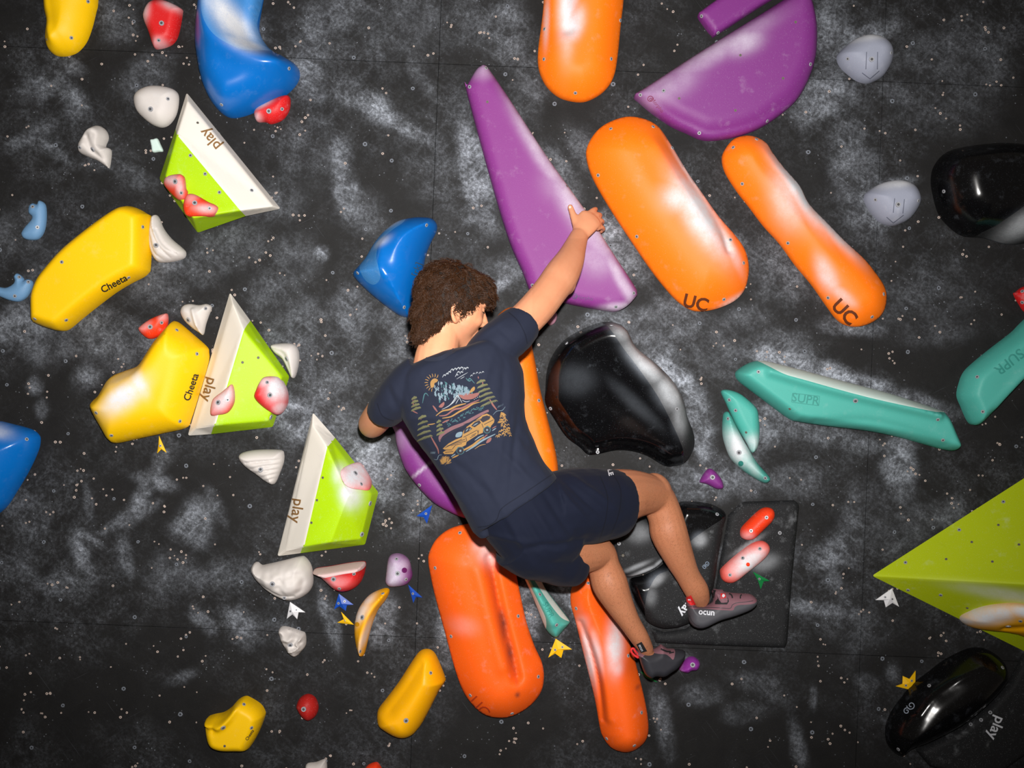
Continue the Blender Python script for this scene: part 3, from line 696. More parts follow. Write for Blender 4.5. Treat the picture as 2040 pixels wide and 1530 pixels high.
ph = climbing('purple chalk-dusted knob hold with a round badge and centre bolt', 'C', [(1190, 1060), (1230, 1033), (1280, 1040), (1320, 1075), (1335, 1130), (1340, 1180), (1310, 1225), (1260, 1240), (1200, 1242), (1172, 1215), (1175, 1160)],
         PURPLE_D, 0.06, R=70, chalk=[(1230, 1150, 70, 110, -10, .85), (1280, 1100, 50, 50, 0, .6)], scr=[(1250, 1155, 'bolt'), (1243, 1065), (1302, 1192)])
d = Decal(ph, 0.0012, 'C'); d.disc(1292, 1135, 17); d.build('badge', plain('purple_badge', lin(92, 22, 88), 0.5), ph, 'dark purple round badge')
yb = climbing('amber banana-shaped hold with a chalky upper side', 'D', [(1585, 180), (1562, 158), (1500, 175), (1430, 215), (1370, 290), (1340, 370), (1330, 460), (1340, 560), (1360, 630), (1380, 648), (1400, 640), (1420, 570), (1450, 450), (1500, 320), (1560, 240)],
         YELLOW_O, 0.06, chalk=[(1380, 330, 120, 40, 55, .7), (1440, 230, 70, 30, 40, .6), (1420, 480, 130, 22, 72, .55)], ridges=[([(1550, 190), (1450, 330), (1400, 480), (1375, 620)], 26, 0.016)], scr=[(1393, 365, 'bolt'), (1540, 193), (1373, 610)])
d = Decal(yb, 0.0012, 'D'); d.disc(1355, 415, 17); d.build('badge', plain('amber_badge', lin(214, 150, 8), 0.5), yb, 'amber round badge')
climbing('small crumpled pale grey hold with a dark bolt', 'D', [(780, 470), (800, 437), (850, 440), (940, 470), (972, 490), (975, 570), (940, 620), (905, 650), (860, 630), (830, 590), (795, 520)],
         WHITE, 0.055, R=50, rough=0.02, scr=[(868, 563, 'bolt')], ridges=[([(975, 490), (930, 540), (940, 570), (870, 600)], 10, 0.012)], smooth=22)
yc = climbing('small yellow duck-shaped hold with black lettering at the bottom', 'D', [(252, 1110), (300, 1085), (370, 1070), (430, 1030), (480, 975), (530, 952), (570, 965), (640, 1010), (672, 1060), (672, 1100), (630, 1210), (580, 1300), (545, 1328), (480, 1330), (380, 1328), (310, 1305), (275, 1260), (258, 1180)],
         YELLOW, 0.09, R=70, rim=0.03, scr=[(531, 997), (380, 1163, 'bolt'), (586, 1165), (392, 1298, 'hole')], ridges=[([(270, 1120), (380, 1120), (450, 1060), (510, 970)], 26, 0.02), ([(260, 1140), (330, 1140)], 30, -0.02)])
lettering(yc, 'D', 'Cheeta', 572, 1217, 57, 30, INK, 0.02)
climbing('small round red hold near the bottom edge', 'D', [(910, 1010), (935, 955), (990, 928), (1040, 950), (1065, 1000), (1065, 1050), (1040, 1095), (995, 1117), (950, 1090), (918, 1040)],
         plastic('dark_red', lin(170, 30, 26), 0.55, 0.2, 0.3), 0.05, scr=[(966, 1030, 'bolt'), (945, 1098, 'hole')])
climbing('long amber sausage hold left of the large lower orange volume', 'D', [(1490, 1110), (1500, 1050), (1560, 970), (1650, 850), (1740, 710), (1800, 630), (1860, 612), (1910, 640), (1950, 720), (1988, 820), (1985, 850), (1940, 920), (1880, 1040), (1820, 1150), (1760, 1225), (1690, 1253), (1620, 1240), (1540, 1195), (1500, 1160)],
         YELLOW_O, 0.11, scr=[(1886, 768), (1708, 1112, 'bolt')], ridges=[([(1600, 1000), (1720, 850), (1820, 700)], 60, -0.015)])
climbing('white hold just showing at the bottom picture edge', 'D', [(980, 1440), (1050, 1425), (1110, 1403), (1125, 1420), (1130, 1480), (1110, 1540), (1040, 1560), (985, 1520)], WHITE, 0.05)
climbing('orange hold just showing at the bottom picture edge', 'D', [(1425, 1450), (1490, 1425), (1520, 1455), (1540, 1510), (1500, 1580), (1430, 1580), (1395, 1510)], ORED, 0.05)

# ------------------------------------------------------------------ centre
bl = climbing('blue shark-fin hold beside the climber\'s head', 'E', [(190, 580), (215, 545), (270, 480), (330, 380), (400, 300), (480, 245), (570, 222), (650, 220), (700, 230), (728, 265), (725, 310), (690, 380), (655, 470), (640, 560), (620, 620), (600, 700), (590, 780), (575, 830), (560, 862), (520, 860), (470, 840), (380, 775), (290, 700), (210, 620)],
         BLUE, 0.15, zones=[([(245, 530), (290, 450), (350, 350), (420, 280), (525, 235), (520, 280), (440, 340), (380, 410), (370, 500), (385, 560), (398, 620), (380, 655), (340, 668), (290, 640), (262, 590)], BLUE_T)], n_in=2400, power=0.75,
         chalk=[(400, 400, 60, 30, 30, .5), (440, 270, 90, 30, 25, .4)], scr=[(667, 282), (232, 585), (525, 803)], ridges=[([(395, 400), (385, 520), (420, 620)], 40, 0.012)])
lettering(bl, 'E', '[rk]', 605, 563, 70, 62, INK_SLATE, 0.0)
pur = climbing('long purple wedge volume the climber grips with his raised hand', 'X', [(929, 176), (931, 166), (947, 138), (958, 128), (966, 127), (976, 138), (1019, 201), (1088, 307), (1130, 366), (1180, 437), (1215, 492), (1264, 567), (1270, 582), (1268, 590), (1250, 609), (1230, 618), (1208, 616), (1126, 600), (1062, 577), (1052, 566), (1042, 539), (1016, 479), (982, 370)],
         PURPLE, 0.105, R=26, rim=0.075, plane=0.09, n_in=2600, chalk=[(1075, 300, 120, 18, -57, .6), (1160, 425, 120, 30, -56, .75), (1120, 360, 40, 40, 0, .3), (1235, 555, 90, 12, -58, .6), (1190, 510, 40, 40, 0, .4), (960, 140, 30, 20, 0, .35), (1230, 612, 40, 9, 10, .7)],
         scr=[(968, 136), (936, 173), (1129, 371, 'hole'), (1061, 568), (1262, 584), (1227, 611), (971, 203, 'hole')], name='climbing_volume', cat='climbing volume', power=0.6)
d = Decal(pur, 0.0012, 'E'); d.ring(1610, 733, 16, 5); d.ring(1612, 736, 7, 5); d.text('Morpho', 1672, 744, -8, 34); d.build('lettering', INK_GREY, pur)
climbing('tall orange volume at the top centre with a chalked channel', 'I', [(585, 0), (570, 150), (552, 280), (548, 380), (565, 460), (610, 540), (690, 605), (800, 632), (880, 620), (970, 565), (1030, 480), (1055, 350), (1075, 150), (1092, 0), (1100, -200), (1060, -420), (960, -540), (840, -570), (720, -530), (630, -420), (592, -220)],
         ORANGE, 0.11, R=190, rim=0.03, power=0.95, n_in=2600, ridges=[([(720, -400), (720, 0), (730, 200)], 60, -0.035)], chalk=[(735, 20, 55, 300, 0, 1.0), (760, 200, 60, 110, -15, .9), (600, 150, 16, 160, 0, .5)], scr=[(590, 185), (587, 376), (1011, 374), (785, 589), (1069, 130)], name='climbing_volume', cat='climbing volume')
pd = climbing('large purple half-disc volume at the top right', 'X', [(1265, 188), (1290, 172), (1400, 100), (1540, 13), (1600, -25), (1608, -20), (1616, 0), (1626, 41), (1628, 78), (1624, 119), (1610, 160), (1588, 198), (1557, 226), (1519, 251), (1478, 267), (1431, 276), (1400, 275), (1370, 262), (1339, 248), (1302, 223), (1276, 201)],
         PURPLE_D, 0.09, R=40, rim=0.035, plane=0.035, n_in=2400, tilt=(0.0, 0.1), chalk=[(1470, 95, 40, 24, 20, .6), (1420, 110, 120, 22, 32, .45), (1330, 175, 60, 30, 30, .35), (1300, 190, 30, 30, 0, .3)],
         scr=[(1276, 189), (1393, 265), (1528, 241), (1614, 128), (1322, 181), (1353, 196, 'hole'), (1465, 220, 'hole'), (1475, 110, 'hole'), (1585, 44, 'hole'), (1560, 156, 'hole')], name='climbing_volume', cat='climbing volume', power=0.6)
d = Decal(pd, 0.0012, 'I'); d.ring(1262, 627, 17, 5); d.ring(1264, 630, 7, 5); d.text('Morpho', 1306, 668, -50, 34); d.build('lettering', plain('maroon_print', lin(120, 40, 76), 0.6), pd)
climbing('purple volume corner behind the top right half-disc', 'X', [(1391, 31), (1397, 24), (1430, 0), (1500, -50), (1640, -55), (1640, -52), (1548, -8), (1432, 66), (1419, 69), (1400, 46)], PURPLE_D, 0.05, R=14, rim=0.035, scr=[(1398, 32), (1430, 65)], name='climbing_volume', cat='climbing volume')
og = climbing('large orange volume with a chalked ridge right of the raised hand', 'X', [(1170, 314), (1171, 289), (1189, 260), (1214, 242), (1248, 231), (1280, 234), (1305, 245), (1320, 260), (1339, 289), (1371, 342), (1403, 388), (1433, 430), (1466, 468), (1485, 496), (1493, 527), (1491, 556), (1482, 581), (1463, 600), (1431, 614), (1400, 619), (1379, 616), (1354, 600), (1330, 575), (1300, 537), (1261, 480), (1214, 408), (1182, 351)],
         ORANGE, 0.115, R=85, rim=0.03, power=0.95, n_in=3200, chalk=[(1390, 430, 90, 34, -58, 1.0), (1355, 400, 40, 30, 0, .8), (1440, 480, 60, 14, -60, .8), (1375, 350, 70, 12, -58, .7), (1470, 595, 40, 8, 30, .5)],
         ridges=[([(1340, 292), (1390, 375), (1430, 440), (1448, 500)], 9, -0.02), ([(1310, 300), (1370, 400), (1410, 480)], 26, 0.02)], scr=[(1217, 257), (1301, 253), (1192, 349), (1269, 471), (1455, 478), (1481, 524), (1442, 596), (1339, 295)], name='climbing_volume', cat='climbing volume')
lettering(og, 'X', 'UC', 1386, 604, -14, 36, plain('brown_marker', lin(96, 44, 14), 0.7), 0.03)
os_ = climbing('slim orange volume running diagonally to the right of the larger one', 'X', [(1441, 314), (1447, 295), (1463, 276), (1488, 269), (1510, 273), (1529, 285), (1541, 304), (1563, 333), (1595, 370), (1613, 405), (1651, 445), (1685, 480), (1723, 515), (1748, 546), (1764, 571), (1768, 596), (1761, 622), (1742, 640), (1714, 650), (1689, 647), (1670, 634), (1651, 609), (1620, 565), (1588, 527), (1557, 484), (1525, 449), (1494, 408), (1472, 380), (1448, 342)],
         ORANGE, 0.09, R=55, rim=0.025, power=0.9, n_in=2800, chalk=[(1585, 380, 90, 24, -55, .95), (1650, 450, 80, 18, -48, .85), (1560, 400, 30, 60, 20, .5), (1640, 550, 14, 40, 30, .6), (1670, 590, 30, 10, -40, .5)],
         ridges=[([(1530, 310), (1600, 400), (1700, 500)], 16, 0.012)], scr=[(1461, 294), (1507, 278), (1479, 366), (1570, 484), (1650, 593), (1760, 586), (1737, 631)], name='climbing_volume', cat='climbing volume')
lettering(os_, 'X', 'UC', 1682, 622, -46, 38, MATS['brown_marker'], 0.03)
ob = climbing('orange volume mostly hidden behind the climber\'s right side', 'X', [(985, 645), (998, 622), (1020, 612), (1042, 625), (1054, 655), (1060, 690), (1068, 730), (1076, 775), (1095, 850), (1107, 900), (1112, 938), (1106, 956), (1080, 960), (1040, 930), (1000, 830), (975, 720)],
         ORANGE, 0.09, R=30, rim=0.03, scr=[(1073, 798)], name='climbing_volume', cat='climbing volume')
climbing('purple half-disc volume partly behind the climber\'s waist', 'X', [(783, 842), (787, 862), (789, 880), (796, 906), (807, 934), (826, 962), (849, 988), (875, 1009), (925, 1032), (960, 1030), (1000, 990), (1010, 920), (980, 860), (900, 840), (830, 835)],
         PURPLE_D, 0.08, R=30, rim=0.035, plane=0.035, scr=[(836, 966), (839, 891, 'hole')], chalk=[(841, 935, 34, 3, 42, .6), (800, 870, 30, 30, 0, .2)], name='climbing_volume', cat='climbing volume')
oc = climbing('large orange volume with a dark-scuffed groove at the bottom centre', 'O', [(100, 270), (108, 215), (150, 140), (230, 80), (340, 50), (420, 55), (510, 120), (590, 230), (630, 330), (660, 470), (700, 650), (750, 800), (795, 900), (807, 980), (790, 1070), (730, 1150), (640, 1210), (550, 1232), (450, 1215), (370, 1150), (310, 1060), (260, 920), (200, 700), (140, 480), (112, 350)],
         ORANGE_B, 0.12, R=230, rim=0.03, power=0.95, n_in=3200, ridges=[([(475, 240), (545, 560), (612, 820), (640, 950)], 30, -0.034), ([(410, 300), (480, 600), (560, 870)], 50, 0.012)], scuff=[(500, 400, 14, 170, 12, .5), (560, 640, 24, 120, 14, .85), (600, 800, 20, 110, 14, .8), (630, 920, 12, 70, 12, .6), (645, 1052, 14, 18, 0, .9)], chalk=[(480, 200, 90, 70, -50, .55), (430, 160, 60, 60, 0, .35), (320, 640, 90, 60, 0, .15)],
         scr=[(295, 98), (145, 310), (242, 727), (648, 604), (771, 973), (359, 1086), (612, 1196)], name='climbing_volume', cat='climbing volume')
lettering(oc, 'O', 'UC', 412, 1160, -48, 100, plain('faint_red_print', lin(190, 62, 20), 0.6), 0.0)
tl = climbing('teal tapering hold with chalked edges below the climber\'s shorts', 'O', [(560, 130), (600, 230), (640, 290), (700, 400), (760, 540), (800, 640), (830, 700), (880, 735), (925, 690), (960, 650), (958, 628), (890, 540), (810, 430), (770, 330), (700, 200), (620, 110)],
         TEAL, 0.07, R=50, rim=0.025, power=0.9, zones=[([(690, 270), (760, 320), (780, 345), (815, 430), (895, 540), (965, 630), (945, 625), (900, 590), (830, 500), (760, 390)], TEAL_P), ([(630, 290), (700, 400), (760, 545), (800, 640), (818, 680), (815, 600), (780, 520), (720, 400), (670, 310)], TEAL_P)],
         scr=[(780, 473), (883, 657)], ridges=[([(650, 260), (760, 450), (860, 620)], 36, 0.02)])
lettering(tl, 'O', 'SUPR', 832, 566, -62, 44, INK_TEAL, 0.01)
orr = climbing('orange volume with grey chalk smears behind the climber\'s left leg', 'O', [(972, 480), (985, 430), (1020, 385), (1065, 360), (1130, 390), (1200, 540), (1270, 650), (1330, 770), (1380, 940), (1430, 1150), (1447, 1290), (1430, 1370), (1370, 1425), (1300, 1443), (1220, 1415), (1170, 1350), (1150, 1290), (1120, 1120), (1060, 880), (1000, 640), (975, 550)],
         ORANGE_B, 0.105, R=150, rim=0.025, power=0.95, scuff=[(1150, 1020, 5, 160, 10, .5), (1375, 1030, 20, 16, 0, .5), (1330, 900, 60, 50, 0, .15)], n_in=3000, ridges=[([(1025, 640), (1090, 800), (1140, 1000), (1162, 1230)], 16, -0.03), ([(1080, 700), (1150, 950), (1190, 1200)], 36, 0.012)], chalk=[(1232, 760, 55, 150, 0, .8), (1240, 880, 40, 60, 0, .5), (1075, 830, 26, 190, 12, .75), (1120, 800, 30, 120, 15, .6), (1040, 640, 40, 60, 0, .3)],
         scr=[(1005, 557), (1077, 405), (1319, 846), (1400, 1192), (1190, 1350), (1357, 1392)], name='climbing_volume', cat='climbing volume')

# ------------------------------------------------------------------ right side
def dash(o, k, segs, w, mat, name='groove'):
    d = Decal(o, 0.0008, k)
    for s in segs: d.stroke(s, w, False, step=3)
    return d.build(name, mat, o)
gh1 = climbing('upper of two pale grey shell-shaped holds on the right', 'J', [(865, 360), (880, 320), (950, 255), (1020, 220), (1080, 212), (1150, 230), (1200, 275), (1218, 330), (1205, 400), (1160, 470), (1100, 505), (1050, 517), (990, 500), (930, 455), (885, 410)],
         GREY, 0.085, R=110, scr=[(1072, 377, 'bolt'), (922, 373), (1195, 336)], chalk=[(1050, 240, 130, 40, 10, .8)])
gh2 = climbing('lower of two pale grey shell-shaped holds on the right', 'J', [(1040, 1240), (1060, 1210), (1140, 1160), (1230, 1138), (1300, 1145), (1360, 1180), (1392, 1250), (1380, 1310), (1330, 1380), (1270, 1415), (1210, 1428), (1140, 1405), (1080, 1340), (1045, 1280)],
         GREY, 0.085, R=110, scr=[(1240, 1299, 'bolt'), (1098, 1268), (1367, 1274)], chalk=[(1220, 1165, 130, 40, 10, .8)])
GL = plain('grey_groove', lin(92, 96, 112), 0.7)
dash(gh1, 'J', [[(1012, 462), (1062, 500), (1120, 450)], [(1040, 330), (1036, 440)], [(1110, 330), (1108, 440)]], 5, GL)
dash(gh2, 'J', [[(1168, 1378), (1210, 1415), (1275, 1365)], [(1218, 1260), (1210, 1350)], [(1280, 1265), (1270, 1355)]], 5, GL)
climbing('glossy black hold with a flash glint cut off by the right picture edge', 'J', [(1488, 1120), (1510, 1030), (1590, 945), (1750, 905), (1950, 890), (2150, 920), (2330, 1010), (2380, 1200), (2300, 1400), (2120, 1520), (1980, 1540), (1830, 1500), (1700, 1488), (1620, 1440), (1540, 1350), (1500, 1220)],
         BLACKG, 0.16, R=220, zones=[([(2150, 1180), (1960, 1330), (1830, 1440), (1760, 1500), (1900, 1560), (2150, 1600), (2420, 1400), (2420, 1150)], BLACKM)], chalk=[(2000, 1440, 130, 70, 30, .6)], scr=[(1532, 1215)])
tg = climbing('long teal blade hold with a chalk-white upper edge', 'K', [(218, 1170), (230, 1140), (290, 1100), (350, 1080), (420, 1085), (600, 1130), (900, 1210), (1200, 1290), (1500, 1390), (1535, 1410), (1565, 1450), (1600, 1530), (1630, 1600), (1625, 1630), (1600, 1650), (1540, 1645), (1440, 1618), (1250, 1565), (1050, 1525), (800, 1495), (620, 1468), (560, 1450), (450, 1370), (330, 1280), (240, 1210)],
         TEAL, 0.095, R=55, rim=0.03, power=0.9, n_in=3200, zones=[([(345, 1070), (420, 1075), (600, 1120), (900, 1200), (1200, 1280), (1530, 1398), (1480, 1402), (1380, 1392), (1000, 1310), (600, 1200), (480, 1165), (390, 1115)], TEAL_P)],
         ridges=[([(400, 1150), (700, 1240), (1100, 1340), (1450, 1420)], 30, 0.02), ([(700, 1470), (1000, 1460), (1300, 1530), (1500, 1610)], 30, -0.01)], scr=[(353, 1150), (970, 1332, 'bolt'), (553, 1385, 'hole'), (1493, 1452), (1525, 1582)])
lettering(tg, 'K', 'SUPR', 652, 1325, -9, 78, INK_TEAL, 0.01)
dash(tg, 'K', [[(570, 1285), (742, 1305), (736, 1365), (564, 1342), (570, 1285)]], 4, INK_TEAL, 'frame_mark')
tr = climbing('teal blade hold pointing down in from the right picture edge', 'K', [(2300, 640), (2150, 740), (2040, 840), (1980, 900), (1850, 1000), (1740, 1090), (1680, 1150), (1650, 1220), (1635, 1300), (1660, 1370), (1705, 1468), (1745, 1488), (1790, 1460), (1860, 1380), (1950, 1280), (2040, 1190), (2200, 1060), (2360, 880), (2370, 720)],
         TEAL, 0.095, R=80, rim=0.03, power=0.9, n_in=2200, zones=[([(2100, 1080), (2030, 1145), (1930, 1260), (1850, 1390), (1870, 1385), (1960, 1280), (2060, 1190), (2200, 1070), (2150, 1040)], TEAL_P)], ridges=[([(1850, 1380), (2000, 1180), (2200, 1000)], 40, 0.02)], scr=[(1744, 1183), (1779, 1402)])
lettering(tr, 'K', 'SUPR', 1945, 1085, 218, 92, INK_TEAL, 0.01)
tp1 = climbing('upper leaf of the pair of small teal fin holds', 'L', [(1268, 578), (1300, 562), (1370, 580), (1430, 620), (1490, 680), (1505, 740), (1510, 830), (1500, 920), (1465, 963), (1432, 905), (1372, 805), (1332, 722), (1300, 650)],
         TEAL, 0.045, R=60, chalk=[(1460, 900, 60, 60, 0, .6)], scr=[(1317, 626), (1357, 693), (1423, 833, 'hole')])
tp2 = climbing('lower chalk-dusted leaf of the pair of small teal fin holds', 'L', [(1280, 760), (1287, 715), (1310, 702), (1330, 728), (1378, 822), (1438, 932), (1500, 1030), (1570, 1110), (1577, 1140), (1545, 1157), (1480, 1125), (1400, 1070), (1330, 1000), (1290, 900), (1278, 830)],
         TEAL, 0.06, R=60, chalk=[(1360, 930, 120, 80, -60, .95), (1440, 1040, 90, 30, -50, .5)], scr=[(1310, 746), (1378, 961, 'bolt'), (1545, 1122)])
d = Decal(tp2, 0.0012, 'L'); d.disc(1390, 1030, 17); d.build('badge', INK_TEAL, tp2, 'teal round badge')
climbing('tiny purple three-cornered foothold with a big centre bolt', 'L', [(1130, 1145), (1160, 1090), (1190, 1065), (1220, 1075), (1260, 1120), (1280, 1170), (1270, 1192), (1230, 1190), (1180, 1165), (1145, 1155)],
         PURPLE_D, 0.035, R=40, scr=[(1209, 1118, 'bolt')])
bb = climbing('large glossy black hold with a chalk-grey right flank beside the climber', 'L', [(150, 560), (158, 450), (186, 360), (250, 265), (330, 205), (420, 160), (515, 130), (600, 135), (670, 180), (730, 290), (850, 390), (960, 500), (1030, 620), (1060, 740), (1095, 830), (1105, 900), (1090, 960), (1045, 1028), (980, 1050), (910, 1048), (800, 985), (700, 955), (600, 950), (480, 975), (420, 975), (370, 930), (280, 860), (200, 740), (150, 650)],
         BLACKG, 0.12, R=110, n_in=3000, rim=0.015, tilt=(0.12, 0.28), power=0.9, zones=[([(505, 120), (600, 280), (700, 410), (830, 590), (930, 770), (1000, 920), (1042, 1035), (1120, 980), (1130, 820), (1080, 620), (1000, 500), (850, 370), (740, 270), (680, 160), (600, 115)], BLACKM)],
         chalk=[(760, 380, 160, 70, -45, 1.0), (620, 200, 90, 60, -40, .6), (930, 560, 120, 90, -55, .8), (1000, 700, 60, 120, 0, .45), (330, 500, 120, 90, 0, .10), (700, 650, 200, 40, -40, .10)], scr=[(568, 155), (480, 958), (1070, 983), (182, 681), (697, 213), (284, 268), (982, 684)])
climbing('red hold corner at the right picture edge', 'K', [(1985, 655), (2000, 640), (2040, 610), (2100, 600), (2140, 660), (2120, 750), (2060, 770), (2020, 720)], RED, 0.05, scr=[(2030, 708), (2030, 640)])
volg = volume('huge lime green pyramid volume jutting in from the right', 'X', [(1737, 1147, 0.0), (2060, 940, 0.0), (2420, 1000, 0.0), (2330, 1460, 0.0), (2040, 1297, 0.0), (2120, 1168, 0.30)],
       [((0, 1, 5), 0), ((1, 2, 5), 0), ((2, 3, 5), 0), ((3, 4, 0, 5), 0)], [GREEN_O], 0.006, scr=[(1804, 1121), (1911, 1056), (1999, 1000), (1809, 1175), (1874, 1185), (1936, 1080, 'hole'), (1989, 1046, 'hole'), (1885, 1114, 'hole'), (2030, 1085, 'hole'), (1977, 1119, 'hole'), (1927, 1211, 'hole')], chalk=[(1990, 1175, 90, 14, -5, .5), (1740, 1147, 10, 10, 0, .8)])
climbing('yellow scooped hold with a white chalky top on the green pyramid', 'N', [(1478, 400), (1500, 350), (1580, 270), (1700, 220), (1790, 212), (1883, 230), (2000, 300), (2080, 400), (2080, 500), (1980, 540), (1883, 512), (1790, 500), (1700, 500), (1590, 490), (1510, 450)],
         YELLOW_O, 0.07, on=volg, R=110, chalk=[(1600, 330, 150, 80, 35, 1.0), (1780, 260, 120, 50, 0, .9), (1500, 420, 50, 60, 0, .8)], scr=[(1760, 420, 'bolt'), (1855, 380)], ridges=[([(1750, 440), (1820, 420), (1880, 400)], 34, -0.02)])

# black volumes by the climber's feet and in the bottom right corner
plate = climbing('low flat black volume behind the climber\'s right shoe', 'Q', [(1760, 195), (1765, 230), (1700, 900), (1660, 1440), (1640, 1490), (1000, 1470), (480, 1445), (430, 1310), (560, 1350), (748, 1320), (915, 1205), (1016, 965), (1056, 705), (1108, 430), (1130, 300), (1250, 180), (1720, 165)],
         BLACKM, 0.02, R=60, rim=0.004, sharp=True, scr=[(1590, 457), (637, 1292), (335, 1088)], chalk=[(1450, 720, 120, 70, 20, .3), (1300, 560, 160, 22, 35, .4)], name='climbing_volume', cat='climbing volume')
climbing('upper plain red bar hold of the pair above the climber\'s right shoe', 'G', [(1735, 745), (1745, 700), (1800, 640), (1870, 575), (1920, 553), (1965, 562), (1982, 600), (1965, 650), (1900, 715), (1835, 775), (1785, 787), (1748, 775)],
         ORED, 0.045, on=plate, scr=[(1920, 623), (1808, 720)], chalk=[(1775, 760, 50, 40, 0, .35)])
rb2 = climbing('lower chalk-covered red bar hold of the pair', 'G', [(1593, 1040), (1600, 1000), (1650, 945), (1740, 870), (1830, 810), (1900, 797), (1942, 830), (1940, 880), (1890, 940), (1790, 1020), (1700, 1090), (1645, 1100), (1605, 1080)],
         ORED, 0.045, on=plate, scr=[(1748, 918), (1655, 1040), (1872, 850)], chalk=[(1775, 940, 150, 75, 38, 1.0)])
d = Decal(rb2, 0.0012, 'G'); d.disc(1785, 963, 14); d.build('badge', ORED, rb2, 'red round badge')
bk = climbing('black two-textured hold with white lettering behind the climber\'s shin', 'Q', [(355, 1190), (278, 1040), (248, 920), (270, 872), (370, 848), (500, 784), (580, 705), (590, 600), (600, 480), (620, 320), (690, 195), (800, 182), (900, 188), (1010, 215), (1112, 288), (1090, 420), (1040, 700), (1000, 950), (900, 1180), (740, 1290), (560, 1320), (430, 1280)],
         BLACKG, 0.075, R=110, rim=0.012, zones=[([(372, 1160), (370, 1060), (400, 940), (480, 830), (600, 760), (700, 610), (800, 485), (1118, 288), (1100, 430), (1060, 700), (1020, 950), (920, 1200), (760, 1320), (560, 1350), (420, 1300)], BLACKM)],
         scr=[(1028, 292)], chalk=[(470, 860, 90, 40, 40, .5), (850, 500, 60, 60, 0, .5), (420, 1000, 50, 80, 0, .25)], n_in=2200, power=0.6)
d = Decal([bk, plate], 0.0015, 'Q'); d.text('play', 758, 1122, -130, 112, 0.02); d.build('lettering', INK_WHITE, bk)
def spiral(cx, cy, r0, r1, a0, turns, n=40):
    return [(cx + (r0 + (r1 - r0) * i / n) * math.cos(a0 + turns * 2 * math.pi * i / n), cy + (r0 + (r1 - r0) * i / n) * math.sin(a0 + turns * 2 * math.pi * i / n)) for i in range(n + 1)]
d = Decal([bk, plate], 0.0015, 'Q'); d.stroke(spiral(936, 732, 6, 24, 0, 1.4), 5, False, step=3); d.stroke(spiral(916, 762, 4, 20, 3.2, 1.3), 5, False, step=3); d.build('swirl_mark', plain('steel_blue_print', lin(120, 136, 156), 0.6), bk)
climbing('dark chalk-rimmed round hold between the climber\'s legs', 'Q', [(80, 560), (110, 440), (200, 330), (320, 280), (420, 330), (500, 480), (550, 620), (556, 692), (480, 770), (350, 830), (210, 852), (130, 780), (90, 680)],
         BLACKM, 0.06, R=60, scr=[(185, 660, 'hole'), (150, 553)], chalk=[(380, 790, 200, 26, 25, 1.0), (500, 720, 70, 24, 40, .9), (320, 450, 100, 80, 0, .25), (300, 740, 120, 20, 25, .4)])
bplate = climbing('low matt black base under the glossy black hold in the bottom right corner', 'N', [(1040, 1392), (1150, 1345), (1400, 1215), (1600, 1055), (1760, 875), (1883, 640), (2000, 720), (2080, 900), (2040, 1200), (1900, 1420), (1700, 1560), (1420, 1600), (1150, 1520)],
         BLACKM, 0.03, R=40, rim=0.006, sharp=True, scr=[(1620, 1097), (1548, 1155), (1468, 1190)], name='climbing_volume', cat='climbing volume')
lettering(bplate, 'N', 'play', 1663, 1215, -113, 118, INK_WHITE, 0.015)
bg = climbing('long glossy black pod-shaped hold in the bottom right corner', 'N', [(1772, 790), (1745, 705), (1650, 632), (1560, 612), (1460, 630), (1300, 710), (1180, 800), (1050, 900), (960, 1010), (880, 1120), (835, 1240), (840, 1350), (880, 1420), (940, 1452), (1000, 1400), (1150, 1340), (1400, 1210), (1600, 1050), (1755, 875)],
         BLACKG, 0.13, rim=0.015, zones=[([(1010, 1400), (1150, 1335), (1400, 1203), (1600, 1042), (1755, 868), (1765, 880), (1610, 1062), (1405, 1222), (1155, 1352), (1015, 1412)], plastic('grey_rim', lin(92, 104, 120), 0.6, 0.2, 0))], n_in=2400, scr=[(1143, 888), (902, 1383), (1714, 746)], ridges=[([(1000, 1060), (1150, 880), (1500, 680)], 40, 0.015)])
d = Decal(bg, 0.0012, 'N'); d.stroke(spiral(1002, 1042, 8, 34, 1.2, 1.3), 7, False, step=3); d.stroke(spiral(968, 1086, 6, 28, 4.0, 1.3), 7, False, step=3); d.build('swirl_mark', plain('pale_print', lin(150, 160, 176), 0.6), bg)
climbing('purple foothold under the toe of the climber\'s left shoe', 'H', [(990, 1190), (1030, 1130), (1080, 1080), (1140, 1073), (1190, 1110), (1198, 1150), (1170, 1200), (1110, 1210), (1075, 1230), (1010, 1217)], plastic('violet_plastic', lin(140, 50, 150), 0.5, 0.2, 0.1), 0.05, R=90, scr=[(1122, 1148, 'bolt')])
climbing('small pale pink knob below the raised arm', 'L', [(155, 120), (165, 85), (190, 62), (218, 75), (222, 105), (205, 140), (175, 152)], PINK, 0.03)
climbing('small pale pink knob behind the climber\'s neck', 'R', [(480, 1310), (520, 1270), (580, 1240), (640, 1260), (650, 1320), (590, 1360), (500, 1350)], PINK, 0.03)

